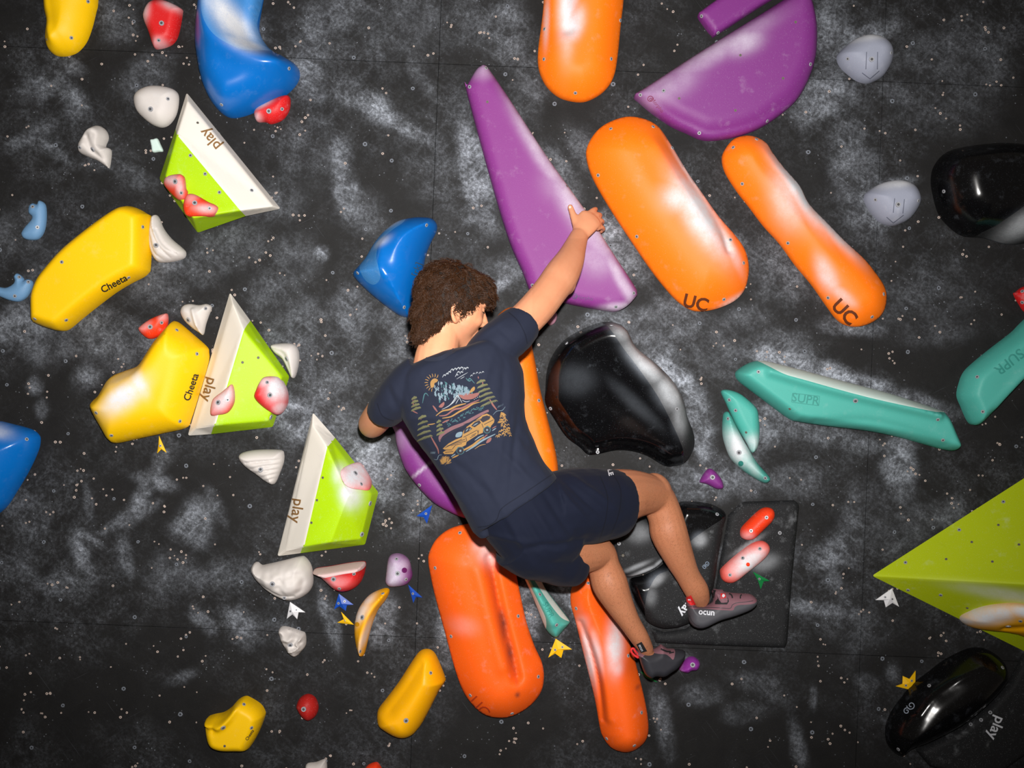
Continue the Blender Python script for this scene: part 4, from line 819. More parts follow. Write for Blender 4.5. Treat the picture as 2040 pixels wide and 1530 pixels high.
# ------------------------------------------------------------------ route arrows
ARW, ARB, ARY, ARG = plain('white_arrow', lin(214, 214, 218), 0.5), plain('blue_arrow', lin(14, 70, 168), 0.45), plain('yellow_arrow', lin(244, 190, 16), 0.45), plain('green_arrow', lin(22, 120, 62), 0.45)
def arrow(label, k, pts, mat, apex, scr=(), H=0.012, y0=0.0):
    P = z2p(k, pts); ax = z2p(k, [apex])[0]
    v = [W(*p, y0) - Vector((0, 0.0014, 0)) for p in P] + [W(*p, y0) + Vector((0, -0.0045, 0)) for p in P] + [W(*ax, y0) + Vector((0, -H, 0))]; n = len(P)
    f = [(i, (i + 1) % n, n + (i + 1) % n, n + i) for i in range(n)] + [(n + i, n + (i + 1) % n, 2 * n) for i in range(n)]
    o = build('route_arrow', v, f, mat, None, None, 0, None, True); tag(o, label, 'arrow', 'route start arrows')
    for p in scr:
        h = cast(*z2p(k, [p])[0], [o])
        if h: 
            b = link_mesh('screw', SCREW, h[0], o); b.scale = (0.7, 0.7, 0.7); b.rotation_euler = h[1].to_track_quat('Z', 'Y').to_euler()
arrow('white arrow under the large white scooped hold', 'D', [(868, 250), (978, 325), (930, 325), (920, 375), (885, 340), (845, 372)], ARW, (888, 320), [(870, 320), (912, 310)])
arrow('blue arrow under the red half-moon hold', 'D', [(1222, 190), (1328, 270), (1280, 275), (1272, 316), (1228, 282), (1188, 304)], ARB, (1245, 260), [(1218, 262), (1262, 248)])
arrow('small blue arrow under the purple knob hold', 'D', [(1725, 125), (1828, 218), (1780, 214), (1762, 258)], ARB, (1768, 195), [(1758, 192)])
arrow('yellow arrow pointing at the amber banana-shaped hold', 'D', [(1330, 415), (1238, 322), (1256, 376), (1210, 400)], ARY, (1270, 385), [(1264, 388)])
arrow('blue arrow beside the purple half-disc at the climber\'s waist', 'C', [(1470, 720), (1437, 838), (1415, 797), (1370, 790)], ARB, (1432, 780), [(1430, 776)])
arrow('yellow arrow under the yellow wedge volume', 'P', [(1350, 290), (1413, 432), (1368, 404), (1334, 438), (1344, 370)], ARY, (1362, 385), [(1357, 375)])
arrow('yellow arrow under the teal tapering hold', 'O', [(878, 740), (977, 805), (925, 810), (912, 857), (875, 830), (833, 855)], ARY, (893, 800), [(875, 810), (919, 793)])
arrow('white arrow under the tip of the green pyramid volume', 'N', [(848, 125), (903, 268), (850, 238), (800, 272), (785, 218), (720, 215)], ARW, (825, 205), [(798, 195), (853, 210)])
arrow('yellow arrow beside the glossy black pod-shaped hold', 'N', [(1028, 925), (878, 888), (930, 870), (932, 808), (985, 832), (1032, 768)], ARY, (975, 860), [(960, 884), (1005, 848)])
arrow('green arrow below the chalk-covered red bar hold', 'H', [(1730, 195), (1905, 290), (1840, 295), (1810, 375), (1782, 285)], ARG, (1800, 270), [(1800, 272)], y0=-0.02)
arrow('green arrow tip just under the climber\'s left shoe', 'H', [(590, 1210), (660, 1235), (765, 1320), (700, 1300), (640, 1270)], ARG, (670, 1260))

# ------------------------------------------------------------------ the climber
def skin_material():
    m, nt, b = mat_new('skin'); L = nt.links.new
    g = N(nt, 'ShaderNodeNewGeometry'); P = g.outputs['Position']
    t = noise_t(nt, 14, 4, 0.6, P)
    c = mixc(nt, t, lin(226, 162, 124), lin(206, 134, 98))
    legs = N(nt, 'ShaderNodeAttribute', attribute_name='hairy_dim').outputs['Fac']
    mp = N(nt, 'ShaderNodeMapping', vector_type='TEXTURE'); L(P, mp.inputs[0]); mp.inputs['Rotation'].default_value = (0, 0.45, 0); mp.inputs['Scale'].default_value = (1 / 700, 1 / 700, 1 / 110)
    hair = mathn(nt, 'MULTIPLY', ramp(nt, noise_t(nt, 1.0, 2, 0.6, mp.outputs[0], 0.6), 0.52, 0.72), mathn(nt, 'MULTIPLY', legs, 0.6))
    c = mixc(nt, mathn(nt, 'MULTIPLY', legs, 0.65), c, lin(146, 88, 58))  # weaker flash light on the legs painted in as darker, browner skin
    c = mixc(nt, hair, c, lin(52, 32, 22))
    beard = N(nt, 'ShaderNodeAttribute', attribute_name='stubble').outputs['Fac']
    c = mixc(nt, mathn(nt, 'MULTIPLY', beard, mathn(nt, 'ADD', 0.12, mathn(nt, 'MULTIPLY', noise_t(nt, 700, 2, 0.6, P), 0.35))), c, lin(110, 78, 66))
    L(c, b.inputs['Base Color']); b.inputs['Roughness'].default_value = 0.52; b.inputs['Specular IOR Level'].default_value = 0.35
    b.inputs['Subsurface Weight'].default_value = 0.12; b.inputs['Subsurface Radius'].default_value = (0.012, 0.004, 0.002); b.inputs['Subsurface Scale'].default_value = 0.6
    bp = N(nt, 'ShaderNodeBump'); bp.inputs['Strength'].default_value = 0.12; bp.inputs['Distance'].default_value = 0.002
    L(noise_t(nt, 380, 3, 0.6, P), bp.inputs['Height']); L(bp.outputs[0], b.inputs['Normal'])
    return m
SKIN = skin_material()
def cloth(name, col, scale=900):
    m, nt, b = mat_new(name); L = nt.links.new
    g = N(nt, 'ShaderNodeNewGeometry'); P = g.outputs['Position']
    c = mixc(nt, noise_t(nt, 8, 4, 0.6, P), col, tuple(x * 0.7 for x in col[:3]) + (1,))
    L(c, b.inputs['Base Color']); b.inputs['Roughness'].default_value = 0.85; b.inputs['Specular IOR Level'].default_value = 0.2
    b.inputs['Sheen Weight'].default_value = 0.03
    bp = N(nt, 'ShaderNodeBump'); bp.inputs['Strength'].default_value = 0.2; bp.inputs['Distance'].default_value = 0.001
    L(noise_t(nt, scale, 2, 0.5, P), bp.inputs['Height']); L(bp.outputs[0], b.inputs['Normal'])
    return m
NAVY = cloth('navy_cotton', lin(33, 38, 55))
NAVY_D = cloth('dark_navy_nylon', lin(14, 20, 39), 1400)
HAIRM = plain('dark_brown_hair', lin(30, 18, 10), 0.8, tone=0.7, tscale=40, spec=0.5)
RUBBER = plain('grey_rubber', lin(78, 78, 84), 0.6, tone=0.3, tscale=40)
RUBBER_D = plain('dark_rubber', lin(52, 52, 58), 0.5, tone=0.3, tscale=40)
MAUVE = plain('mauve_leather', lin(128, 88, 98), 0.7, tone=0.2, bump=0.3, bscale=260)
SHOE_RED = plain('shoe_red', lin(206, 38, 40), 0.6)
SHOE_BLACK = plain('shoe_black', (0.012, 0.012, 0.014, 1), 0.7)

def tube(V, F, pts, seg=18, ref=(0, 1, 0), sub=4, dome=True):
    """closed limb along a path of (point, r_side, r_ref)"""
    ref = Vector(ref)
    pos = [p[0] for p in pts]; r1 = [p[1] for p in pts]; r2 = [p[2] if len(p) > 2 else p[1] for p in pts]
    P = crom(pos, sub, False); n = len(pts)
    A = [Vector((a, b)) for a, b in zip(r1, r2)]; RR = crom(A, sub, False)
    rings = []
    for i, p in enumerate(P):
        t = P[min(i + 1, len(P) - 1)] - P[max(i - 1, 0)]
        t.normalize()
        a = ref - t * ref.dot(t); a.normalize(); bb = t.cross(a)
        rings.append((p, bb, a, RR[i].x, RR[i].y, t))
    seq = []
    if dome:
        p, bb, a, x, y, t = rings[0]; m = min(x, y)
        for q in (0.15, 0.5, 0.8): seq.append((p - t * m * 0.9 * math.sqrt(1 - q * q), bb, a, x * q, y * q))
    seq += [r[:5] for r in rings]
    if dome:
        p, bb, a, x, y, t = rings[-1]; m = min(x, y)
        for q in (0.8, 0.5, 0.15): seq.append((p + t * m * 0.9 * math.sqrt(1 - q * q), bb, a, x * q, y * q))
    b0 = len(V)
    for p, bb, a, x, y in seq:
        for i in range(seg):
            an = 2 * math.pi * i / seg; V.append(p + bb * x * math.cos(an) + a * y * math.sin(an))
    for k in range(len(seq) - 1):
        for i in range(seg):
            F.append((b0 + k * seg + i, b0 + k * seg + (i + 1) % seg, b0 + (k + 1) * seg + (i + 1) % seg, b0 + (k + 1) * seg + i))
    F.append(tuple(b0 + i for i in range(seg))[::-1]); e = b0 + (len(seq) - 1) * seg
    F.append(tuple(e + i for i in range(seg)))
def loft(V, F, secs, seg=40, sub=5):
    """closed trunk through cross-sections given by their left and right ends, depth and half-thickness"""
    c = [(W(*a, y) + W(*b, y)) / 2 for a, b, y, th in secs]; h = [(W(*b, y) - W(*a, y)) / 2 for a, b, y, th in secs]; t = [Vector((0, th)) for a, b, y, th in secs]
    c, h, t = crom(c, sub, False), crom(h, sub, False), crom(t, sub, False)
    b0 = len(V)
    for p, q, w in zip(c, h, t):
        for i in range(seg):
            an = 2 * math.pi * i / seg; ca, sa = math.cos(an), math.sin(an)
            V.append(p + q * math.copysign(abs(ca) ** 0.85, ca) + Vector((0, 1, 0)) * w.y * math.copysign(abs(sa) ** 0.85, sa))
    for k in range(len(c) - 1):
        for i in range(seg): F.append((b0 + k * seg + i, b0 + k * seg + (i + 1) % seg, b0 + (k + 1) * seg + (i + 1) % seg, b0 + (k + 1) * seg + i))
    F.append(tuple(b0 + i for i in range(seg))[::-1]); e = b0 + (len(c) - 1) * seg; F.append(tuple(e + i for i in range(seg)))
def ellipsoid(V, F, c, ax, n=20, m=12):
    b0 = len(V)
    for j in range(1, m):
        th = math.pi * j / m
        for i in range(n):
            ph = 2 * math.pi * i / n
            V.append(c + ax[0] * math.sin(th) * math.cos(ph) + ax[1] * math.sin(th) * math.sin(ph) + ax[2] * math.cos(th))
    V.append(c + ax[2]); V.append(c - ax[2])
    for j in range(m - 2):
        for i in range(n): F.append((b0 + j * n + i, b0 + j * n + (i + 1) % n, b0 + (j + 1) * n + (i + 1) % n, b0 + (j + 1) * n + i))
    t, bt = b0 + (m - 1) * n, b0 + (m - 1) * n + 1
    for i in range(n):
        F.append((t, b0 + (i + 1) % n, b0 + i)); F.append((bt, b0 + (m - 2) * n + i, b0 + (m - 2) * n + (i + 1) % n))
def voxel(V, F, size, it=6, fac=0.5):
    """melt overlapping closed shapes into one skin"""
    me = bpy.data.meshes.new('melt'); me.from_pydata([tuple(v) for v in V], [], F)
    bm = bmesh.new(); bm.from_mesh(me); bmesh.ops.recalc_face_normals(bm, faces=bm.faces[:]); bm.to_mesh(me); bm.free()
    o = bpy.data.objects.new('melt', me); COL.objects.link(o)
    r = o.modifiers.new('r', 'REMESH'); r.mode = 'VOXEL'; r.voxel_size = size
    s = o.modifiers.new('s', 'SMOOTH'); s.factor = fac; s.iterations = it
    bpy.context.view_layer.update()
    me2 = bpy.data.meshes.new_from_object(o.evaluated_get(bpy.context.evaluated_depsgraph_get()))
    vs = np.zeros(len(me2.vertices) * 3); me2.vertices.foreach_get('co', vs)
    nn = np.zeros(len(me2.vertices) * 3); me2.vertices.foreach_get('normal', nn)
    fs = [tuple(p.vertices) for p in me2.polygons]
    bpy.data.objects.remove(o); bpy.data.meshes.remove(me); bpy.data.meshes.remove(me2)
    return vs.reshape(-1, 3), nn.reshape(-1, 3), fs

person = bpy.data.objects.new('person', None); COL.objects.link(person)
person.location = W(1040, 1000, -0.5); WL[person] = person.location.copy()
tag(person, 'climber in navy printed t-shirt and dark shorts hanging from the purple wedge volume', 'person')

# head frame: f looks right and towards the wall, u up, l towards the camera
HC = W(903, 611, -0.53)
hf = Vector((0.90, 0.36, -0.22)).normalized()
hu = Vector((0.22, 0.05, 0.97)); hu = (hu - hf * hu.dot(hf)).normalized()
hl = hf.cross(hu).normalized()
if hl.y > 0: hl = -hl
def HP(a, b, c): return HC + hf * a + hl * b + hu * c
V, F = [], []
ellipsoid(V, F, HP(-0.012, 0, 0.02), [hf * 0.094, hl * 0.074, hu * 0.098])
ellipsoid(V, F, HP(0.04, 0, -0.012), [hf * 0.056, hl * 0.064, hu * 0.078])
tube(V, F, [(HP(0.0, 0.0, -0.05), 0.056, 0.056), (HP(0.035, 0, -0.075), 0.05, 0.048), (HP(0.066, 0, -0.092), 0.03, 0.024)], ref=tuple(hl))
tube(V, F, [(HP(0.083, 0, 0.02), 0.009, 0.008), (HP(0.098, 0, 0.0), 0.010, 0.010), (HP(0.110, 0, -0.022), 0.012, 0.012)], 12, ref=tuple(hl))
ellipsoid(V, F, HP(0.1, 0.009, -0.028), [hf * 0.012, hl * 0.009, hu * 0.008], 12, 8)
ellipsoid(V, F, HP(0.1, -0.009, -0.028), [hf * 0.012, hl * 0.009, hu * 0.008], 12, 8)
tube(V, F, [(HP(0.078, 0.034, 0.03), 0.008), (HP(0.089, 0.012, 0.028), 0.008), (HP(0.089, -0.012, 0.028), 0.008), (HP(0.078, -0.034, 0.03), 0.008)], 10, ref=tuple(hu))
tube(V, F, [(HP(0.088, 0.018, -0.056), 0.006), (HP(0.097, 0, -0.055), 0.008), (HP(0.088, -0.018, -0.056), 0.006)], 10, ref=tuple(hu))
tube(V, F, [(HP(0.086, 0.016, -0.066), 0.006), (HP(0.094, 0, -0.067), 0.008), (HP(0.086, -0.016, -0.066), 0.006)], 10, ref=tuple(hu))
ellipsoid(V, F, HP(0.06, 0.034, -0.022), [hf * 0.03, hl * 0.024, hu * 0.026], 14, 8)
for sgn in (1, -1):   # ears: rim, lobe and bowl
    e = lambda a, b: HP(-0.008 + a, sgn * (0.069 + 0.010 * (a < 0.006)), -0.022 + b)
    tube(V, F, [(e(0.016, 0.012), 0.005), (e(0.008, 0.028), 0.0055), (e(-0.008, 0.03), 0.006), (e(-0.017, 0.014), 0.006), (e(-0.013, -0.008), 0.006), (e(-0.002, -0.024), 0.007), (e(0.008, -0.024), 0.007), (e(0.012, -0.012), 0.005)], 10, ref=tuple(hl))
    ellipsoid(V, F, HP(-0.008, sgn * 0.070, -0.02), [hf * 0.016, hl * 0.007, hu * 0.024], 12, 8)
# neck and trunk
tube(V, F, [(HP(-0.03, 0, -0.03), 0.056, 0.054), (W(880, 668, -0.545), 0.056, 0.054), (W(872, 704, -0.56), 0.066, 0.06), (W(878, 735, -0.56), 0.1, 0.07)])
TR = [((800, 760), (1010, 668), -.555, .085), ((806, 815), (1030, 725), -.55, .1), ((830, 870), (1040, 790), -.54, .1), ((872, 920), (1048, 850), -.525, .095), ((905, 980), (1075, 905), -.51, .095), ((945, 1040), (1105, 960), -.49, .1), ((990, 1080), (1130, 1010), -.47, .1)]
loft(V, F, [((a[0] * .93 + b[0] * .07, a[1] * .93 + b[1] * .07), (b[0] * .93 + a[0] * .07, b[1] * .93 + a[1] * .07), y, th) for a, b, y, th in TR], 28, 3)
# raised right arm
A_R = [((1005, 672), -.555, .058), ((1042, 641), -.51, .054), ((1073, 609), -.46, .0535), ((1098, 577), -.41, .052), ((1118, 549), -.36, .053), ((1135, 519), -.30, .044), ((1146, 491), -.24, .034), ((1154, 470), -.195, .028)]
tube(V, F, [(W(*p, y), r * mpp(y) / 0.00150 * 1.0, r * 0.95) for p, y, r in A_R], ref=(0, 1, 0.3))
ellipsoid(V, F, W(1120, 556, -.36), [Vector((0.035, 0, 0.03)), Vector((0, 0.04, 0)), Vector((-0.03, 0, 0.045))])
# right hand on the purple wedge: palm, four wrapped fingers, thumb laid on the face
tube(V, F, [(W(1154, 470, -.195), .027, .022), (W(1162, 456, -.182), .036, .021), (W(1172, 441, -.163), .041, .019), (W(1178, 434, -.152), .040, .015)], ref=(0.3, 1, 0.3))
for pts, r in ((((1171, 427, -.152), (1181, 419, -.125), (1187, 417, -.09), (1183, 423, -.055)), .0095), (((1180, 434, -.152), (1191, 428, -.122), (1196, 430, -.085), (1190, 436, -.05)), .0098),
               (((1187, 444, -.152), (1197, 440, -.122), (1200, 443, -.088), (1195, 449, -.052)), .0094), (((1190, 455, -.156), (1199, 453, -.13), (1202, 457, -.10), (1197, 462, -.07)), .0082)):
    tube(V, F, [(W(*p), r * (1.05 - 0.1 * i)) for i, p in enumerate(pts)], 12, ref=(0, 0, 1))
tube(V, F, [(W(1153, 457, -.182), .018), (W(1146, 441, -.168), .0135), (W(1141, 426, -.155), .0115), (W(1136, 412, -.144), .0098)], 12)
# lowered left arm, forearm reaching straight back to the wall
A_L = [((815, 765), -.55, .058), ((782, 795), -.50, .053), ((758, 824), -.42, .049), ((744, 842), -.34, .046), ((741, 846), -.27, .043), ((744, 842), -.19, .036), ((747, 838), -.12, .027), ((747, 832), -.08, .026)]
tube(V, F, [(W(*p, y), r, r) for p, y, r in A_L[:5]], ref=(0, 0, 1))
tube(V, F, [(W(*p, y), r, r) for p, y, r in A_L[3:]], ref=(0, 0, 1))
tube(V, F, [(W(747, 836, -.085), .024, .024), (W(742, 834, -.05), .032, .018), (W(748, 830, -.032), .034, .015)], ref=(0, 1, 0))
for i, (dx, ln) in enumerate(((-16, 36), (-5, 42), (6, 40), (16, 30))):
    tube(V, F, [(W(745, 830 + dx * .9, -.03), .009), (W(745 + ln * .4, 828 + dx * .9, -.026), .0085), (W(745 + ln * .7, 826 + dx, -.012), .0075)], 10)
tube(V, F, [(W(738, 830, -.045), .012), (W(740, 820, -.03), .0105), (W(744, 812, -.014), .009)], 10)
# legs
LEG_R = [((1110, 1025), -.46, .105, .1), ((1170, 1005), -.40, .1, .1), ((1225, 992), -.33, .092, .09), ((1268, 984), -.26, .076, .075), ((1306, 990), -.20, .06, .06), ((1325, 1028), -.185, .058, .058), ((1333, 1062), -.18, .062, .062), ((1352, 1108), -.165, .051, .053), ((1370, 1146), -.15, .041, .043), ((1388, 1177), -.138, .041, .038), ((1397, 1197), -.12, .031, .024)]
tube(V, F, [(W(*p, y), a, b) for p, y, a, b in LEG_R], ref=(0, 1, 0))
ellipsoid(V, F, W(1308, 978, -.205), [Vector((0.046, 0, 0.02)), Vector((0, 0.052, 0)), Vector((-0.026, 0, 0.056))])
LEG_L = [((1050, 1068), -.46, .1, .1), ((1105, 1095), -.41, .092, .09), ((1155, 1100), -.35, .07, .075), ((1192, 1102), -.30, .055, .06), ((1203, 1128), -.29, .052, .055), ((1215, 1163), -.285, .058, .06), ((1234, 1203), -.275, .046, .05), ((1255, 1240), -.265, .035, .04), ((1274, 1270), -.252, .031, .035), ((1288, 1294), -.23, .024, .024)]
tube(V, F, [(W(*p, y), a, b) for p, y, a, b in LEG_L], ref=(0, 1, 0))
tube(V, F, [(W(1389, 1208, -.118), .014), (W(1422, 1224, -.125), .013), (W(1460, 1214, -.125), .012)])
tube(V, F, [(W(1290, 1305, -.222), .022), (W(1315, 1318, -.21), .02), (W(1340, 1314, -.195), .016)])
vs, nn, fs = voxel(V, F, 0.0042, 5)
pxs = np.array([unW(*v) for v in vs])
hairy_dim = np.clip((pxs[:, 1] - 900) / 60, 0, 1)
arm = (pxs[:, 0] > 1060) & (pxs[:, 1] < 640) & (pxs[:, 1] > 475)
hairy_dim = np.maximum(hairy_dim, 0.16 * arm)
stub = []
for v in vs:
    q = Vector(v) - HC; a, c = q.dot(hf), q.dot(hu)
    stub.append(max(0, min(1, (a - 0.0) / 0.03)) * max(0, min(1, (-0.028 - c) / 0.025)) * (1 if c > -0.13 else 0))
body = build('body', vs, fs, SKIN, person, None, 180, None, True)
for nm, dat in (('hairy_dim', hairy_dim), ('stubble', stub)):
    a = body.data.attributes.new(nm, 'FLOAT', 'POINT'); a.data.foreach_set('value', [float(x) for x in dat])
def smallpart(name, mat, fn, parent, label=None, smooth=180):
    v, f = [], []; fn(v, f); o = build(name, v, f, mat, parent, None, smooth)
    if label: o['label'] = label
    return o
smallpart('eyelid', SKIN, lambda v, f: ellipsoid(v, f, HP(0.0745, 0.0295, 0.0115), [hf * 0.0135, hl * 0.0135, hu * 0.0115], 14, 8), body)
smallpart('eyelashes', plain('lash', (0.01, 0.008, 0.006, 1), 0.7), lambda v, f: tube(v, f, [(HP(0.076, 0.0435, 0.0065), 0.001), (HP(0.0865, 0.036, 0.006), 0.0014), (HP(0.0895, 0.027, 0.007), 0.001)], 8), body)
smallpart('eyebrow', HAIRM, lambda v, f: tube(v, f, [(HP(0.074, 0.052, 0.036), 0.003), (HP(0.09, 0.036, 0.039), 0.0042), (HP(0.1, 0.016, 0.034), 0.003)], 8), body)
for p, n_ in (((1135, 411), 1),):
    h = cast(1136, 413, [body])
    if h:
        q = h[1].to_track_quat('Z', 'Y')
        smallpart('thumbnail', plain('nail', lin(236, 190, 168), 0.3), lambda v, f: ellipsoid(v, f, h[0] - h[1] * 0.0005, [Vector((0.0052, 0, 0)), Vector((-0.001, 0, 0.0065)), h[1] * 0.0016], 12, 6), body)

# hair: a full mop coloured dark so gaps between locks read as shadow, then curls laid over it
hv, hfc = [], []
ellipsoid(hv, hfc, HP(-0.022, 0.0, 0.03), [hf * 0.1, hl * 0.086, hu * 0.096], 24, 14)
ellipsoid(hv, hfc, HP(0.035, 0.0, 0.072), [hf * 0.066, hl * 0.07, hu * 0.042])
ellipsoid(hv, hfc, HP(0.068, 0.012, 0.062), [hf * 0.036, hl * 0.056, hu * 0.03])
ellipsoid(hv, hfc, HP(0.084, -0.004, 0.05), [hf * 0.024, hl * 0.042, hu * 0.024])
ellipsoid(hv, hfc, HP(-0.066, 0.0, -0.03), [hf * 0.046, hl * 0.072, hu * 0.066])
ellipsoid(hv, hfc, HP(-0.056, 0.03, -0.042), [hf * 0.036, hl * 0.046, hu * 0.052])
ellipsoid(hv, hfc, HP(-0.07, 0.01, -0.085), [hf * 0.03, hl * 0.048, hu * 0.042])
ellipsoid(hv, hfc, HP(0.012, 0.062, 0.03), [hf * 0.024, hl * 0.018, hu * 0.034])
hvs, hnn, hfs = voxel(hv, hfc, 0.006, 4)
hvs = hvs + hnn * np.array([0.005 * noise.noise(Vector(v) * 40) + 0.003 * noise.noise(Vector(v) * 95) for v in hvs])[:, None]
hair = build('hair', hvs, hfs, HAIRM, person, None, 180)
hair['label'] = 'thick curly dark brown hair'
cv, cf = [], []
R2 = random.Random(11)
idx = list(range(len(hvs)))
R2.shuffle(idx); picked = []; cell = {}
for i in idx:
    kx = tuple(int(math.floor(c / 0.011)) for c in hvs[i])
    near = [q for dx in (-1, 0, 1) for dy in (-1, 0, 1) for dz in (-1, 0, 1) for q in cell.get((kx[0] + dx, kx[1] + dy, kx[2] + dz), ())]
    if all(np.linalg.norm(hvs[i] - hvs[q]) > 0.0105 for q in near): cell.setdefault(kx, []).append(i); picked.append(i)
for i in picked:      # locks of strands that share one wave
    p0 = Vector(hvs[i]); nrm = Vector(hnn[i]); q = p0 - HC
    down = -hu * (0.6 + 0.9 * (q.dot(hu) < 0.03)) + hf * (0.9 if q.dot(hf) > 0.0 else -0.4) + Vector((R2.uniform(-.5, .5), R2.uniform(-.5, .5), R2.uniform(-.5, .5)))
    t = (down - nrm * down.dot(nrm)).normalized(); s = nrm.cross(t)
    ln0 = R2.uniform(0.03, 0.055); cr0 = R2.uniform(0.004, 0.0085); turns0 = R2.uniform(0.6, 1.3); ph0 = R2.uniform(0, 6.28)
    if q.dot(hf) > 0.0 and q.dot(hu) < 0.06 and abs(q.dot(hl)) > 0.02: ln0 *= 0.45; cr0 *= 0.6
    for _k in range(11):
        o1, o2 = R2.gauss(0, 0.0045), R2.gauss(0, 0.006)
        p = p0 + s * o1 + t * o2; ln = ln0 * R2.uniform(.8, 1.15); cr = cr0 * R2.uniform(.85, 1.15); ph = ph0 + R2.uniform(-.25, .25); tn = turns0 * R2.uniform(.92, 1.08); rr = R2.uniform(0.0005, 0.0011); up = R2.uniform(0.0, 0.004)
        pts = []
        for k in range(9):
            u = k / 8; w = ph + tn * 6.28 * u
            pts.append((p + t * ln * u * (1 - 0.25 * u) + s * (cr * math.sin(w) - o1 * 0.5 * u) + nrm * (up + cr * 0.55 * (1 + math.cos(w)) * min(1, u * 1.5)), rr * (1 - 0.6 * u)))
        tube(cv, cf, pts, 4, ref=tuple(nrm), sub=1, dome=False)
cur = build('curls', cv, cf, plain('curl_brown', lin(64, 38, 20), 0.45, tone=0.9, tscale=60, spec=0.3), hair, None, 180)

# t-shirt
sv, sf = [], []
SEC = [((852, 712), (900, 696), -.56, .06), ((818, 732), (940, 688), -.565, .082), ((794, 766), (1000, 676), -.565, .104), ((800, 826), (1038, 728), -.558, .114), ((818, 862), (1044, 772), -.55, .117), ((856, 908), (1048, 828), -.54, .116), ((882, 950), (1062, 872), -.53, .114), ((908, 994), (1082, 912), -.518, .117), ((930, 1034), (1102, 940), -.505, .124), ((944, 1060), (1111, 951), -.495, .128)]
loft(sv, sf, SEC)
tube(sv, sf, [(W(950, 716, -.555), .05, .065), (W(982, 690, -.558), .062, .075), (W(1012, 669, -.55), .067, .075), (W(1038, 644, -.52), .062, .07)], 28, ref=(0, 1, 0.3), dome=False)
tube(sv, sf, [(W(840, 745, -.565), .06, .07), (W(808, 772, -.555), .066, .074), (W(780, 802, -.52), .061, .068), (W(766, 820, -.485), .056, .06)], 28, ref=(0, 1, 0), dome=False)
tube(sv, sf, [(W(955, 1025, -.52), .03, .05), (W(962, 1052, -.515), .026, .05), (W(966, 1060, -.512), .02, .045)], 16, dome=False)
vs, nn, fs = voxel(sv, sf, 0.0040, 7)
up_t = (W(880, 700, -.55) - W(1030, 1005, -.5)).normalized()
disp = []
pxs = np.array([unW(*v) for v in vs])
def fold(p, a, b, w, amp, ph=0.0):
    """a drawn-out crease along the pixel line a-b"""
    ax, ay = b[0] - a[0], b[1] - a[1]; L = math.hypot(ax, ay)
    t = ((p[0] - a[0]) * ax + (p[1] - a[1]) * ay) / L; d = (-(p[0] - a[0]) * ay + (p[1] - a[1]) * ax) / L
    if t < -20 or t > L + 20: return 0.0
    return amp * math.exp(-(d / w) ** 2) * max(0.0, math.sin(math.pi * min(1, max(0, (t + 20) / (L + 40)))))
FOLDS = [((985, 690), (930, 860), 9, .005), ((1005, 720), (1000, 900), 8, -.005), ((1020, 760), (985, 960), 8, .005), ((1035, 800), (1015, 990), 7, -.005), ((880, 740), (960, 690), 9, .004), ((820, 790), (900, 750), 9, -.004), ((800, 835), (870, 830), 8, .005), ((850, 900), (950, 1030), 9, .004), ((880, 900), (990, 1000), 9, -.004), ((1000, 900), (1060, 960), 8, .006), ((960, 940), (1010, 1030), 10, .005), ((1030, 860), (1090, 930), 8, -.005), ((990, 650), (1035, 690), 7, -.004), ((770, 770), (800, 830), 7, -.004), ((940, 680), (1000, 640), 7, .004)]
for i, v in enumerate(vs):
    w = 0.0045 * noise.noise(Vector((v[0] * 7 + v[2] * 5, v[1] * 5, v[2] * 9 - v[0] * 6))) + 0.0012 * noise.noise(Vector(v) * 40)
    for q in FOLDS: w += fold(pxs[i], *q)
    disp.append(w)
vs = vs + nn * np.array(disp)[:, None]
shirt = build('t_shirt', vs, fs, NAVY, person, None, 180, None, True)
shirt['label'] = 'navy cotton t-shirt with a road-trip print on the back'
def band(v, f, pts, r): tube(v, f, pts, 10, ref=(0, 1, 0), sub=3)
cb, cbf = [], []
col_pts = [(844, 716), (860, 717), (880, 714), (898, 703), (914, 692), (934, 678)]
d = Decal(shirt, 0.002, 'X'); d.stroke(col_pts, 8, True, step=3); d.build('collar', cloth('navy_rib', lin(44, 49, 66), 500), shirt)
THREAD = cloth('navy_thread', lin(24, 28, 42))
for sm in ([(952, 1050), (975, 1046), (990, 1034), (1000, 1012), (1040, 985), (1104, 942)], [(1013, 622), (1032, 640), (1045, 664), (1050, 684)], [(752, 803), (762, 828), (784, 838)]):
    d = Decal(shirt, 0.0012, 'X'); d.stroke(sm, 2, True, step=4); d.build('seam', THREAD, shirt)

# print on the back
INKS = dict(tan=plain('print_tan', lin(150, 114, 64), 0.8, tone=0.2), pale=plain('print_pale_blue', lin(108, 128, 140), 0.8, tone=0.2), teal=plain('print_teal', lin(58, 98, 104), 0.8, tone=0.2),
            pink=plain('print_dusty_pink', lin(128, 82, 78), 0.8, tone=0.2), sage=plain('print_sage', lin(98, 98, 68), 0.8, tone=0.2), dark=plain('print_dark', lin(36, 34, 44), 0.8), mauve=plain('print_mauve', lin(114, 80, 86), 0.8, tone=0.2), white=plain('print_white', lin(146, 152, 158), 0.8))
R3 = random.Random(5)
def prt(name, ink, fn, lift=0.0012):
    d = Decal(shirt, lift, 'T'); fn(d); return d.build(name, INKS[ink], shirt)
def sun(d):
    d.poly([(245, 330), (238, 270), (262, 230), (300, 215), (335, 235), (318, 262), (292, 275), (285, 320), (265, 335)], True)
    for a in range(11):
        t = math.radians(-62 - a * 19.5); d.stroke([(283 + 72 * math.cos(t), 272 + 72 * math.sin(t)), (283 + 92 * math.cos(t + .05), 272 + 92 * math.sin(t + .05)), (283 + 118 * math.cos(t), 272 + 118 * math.sin(t))], 9, True, True, 2)
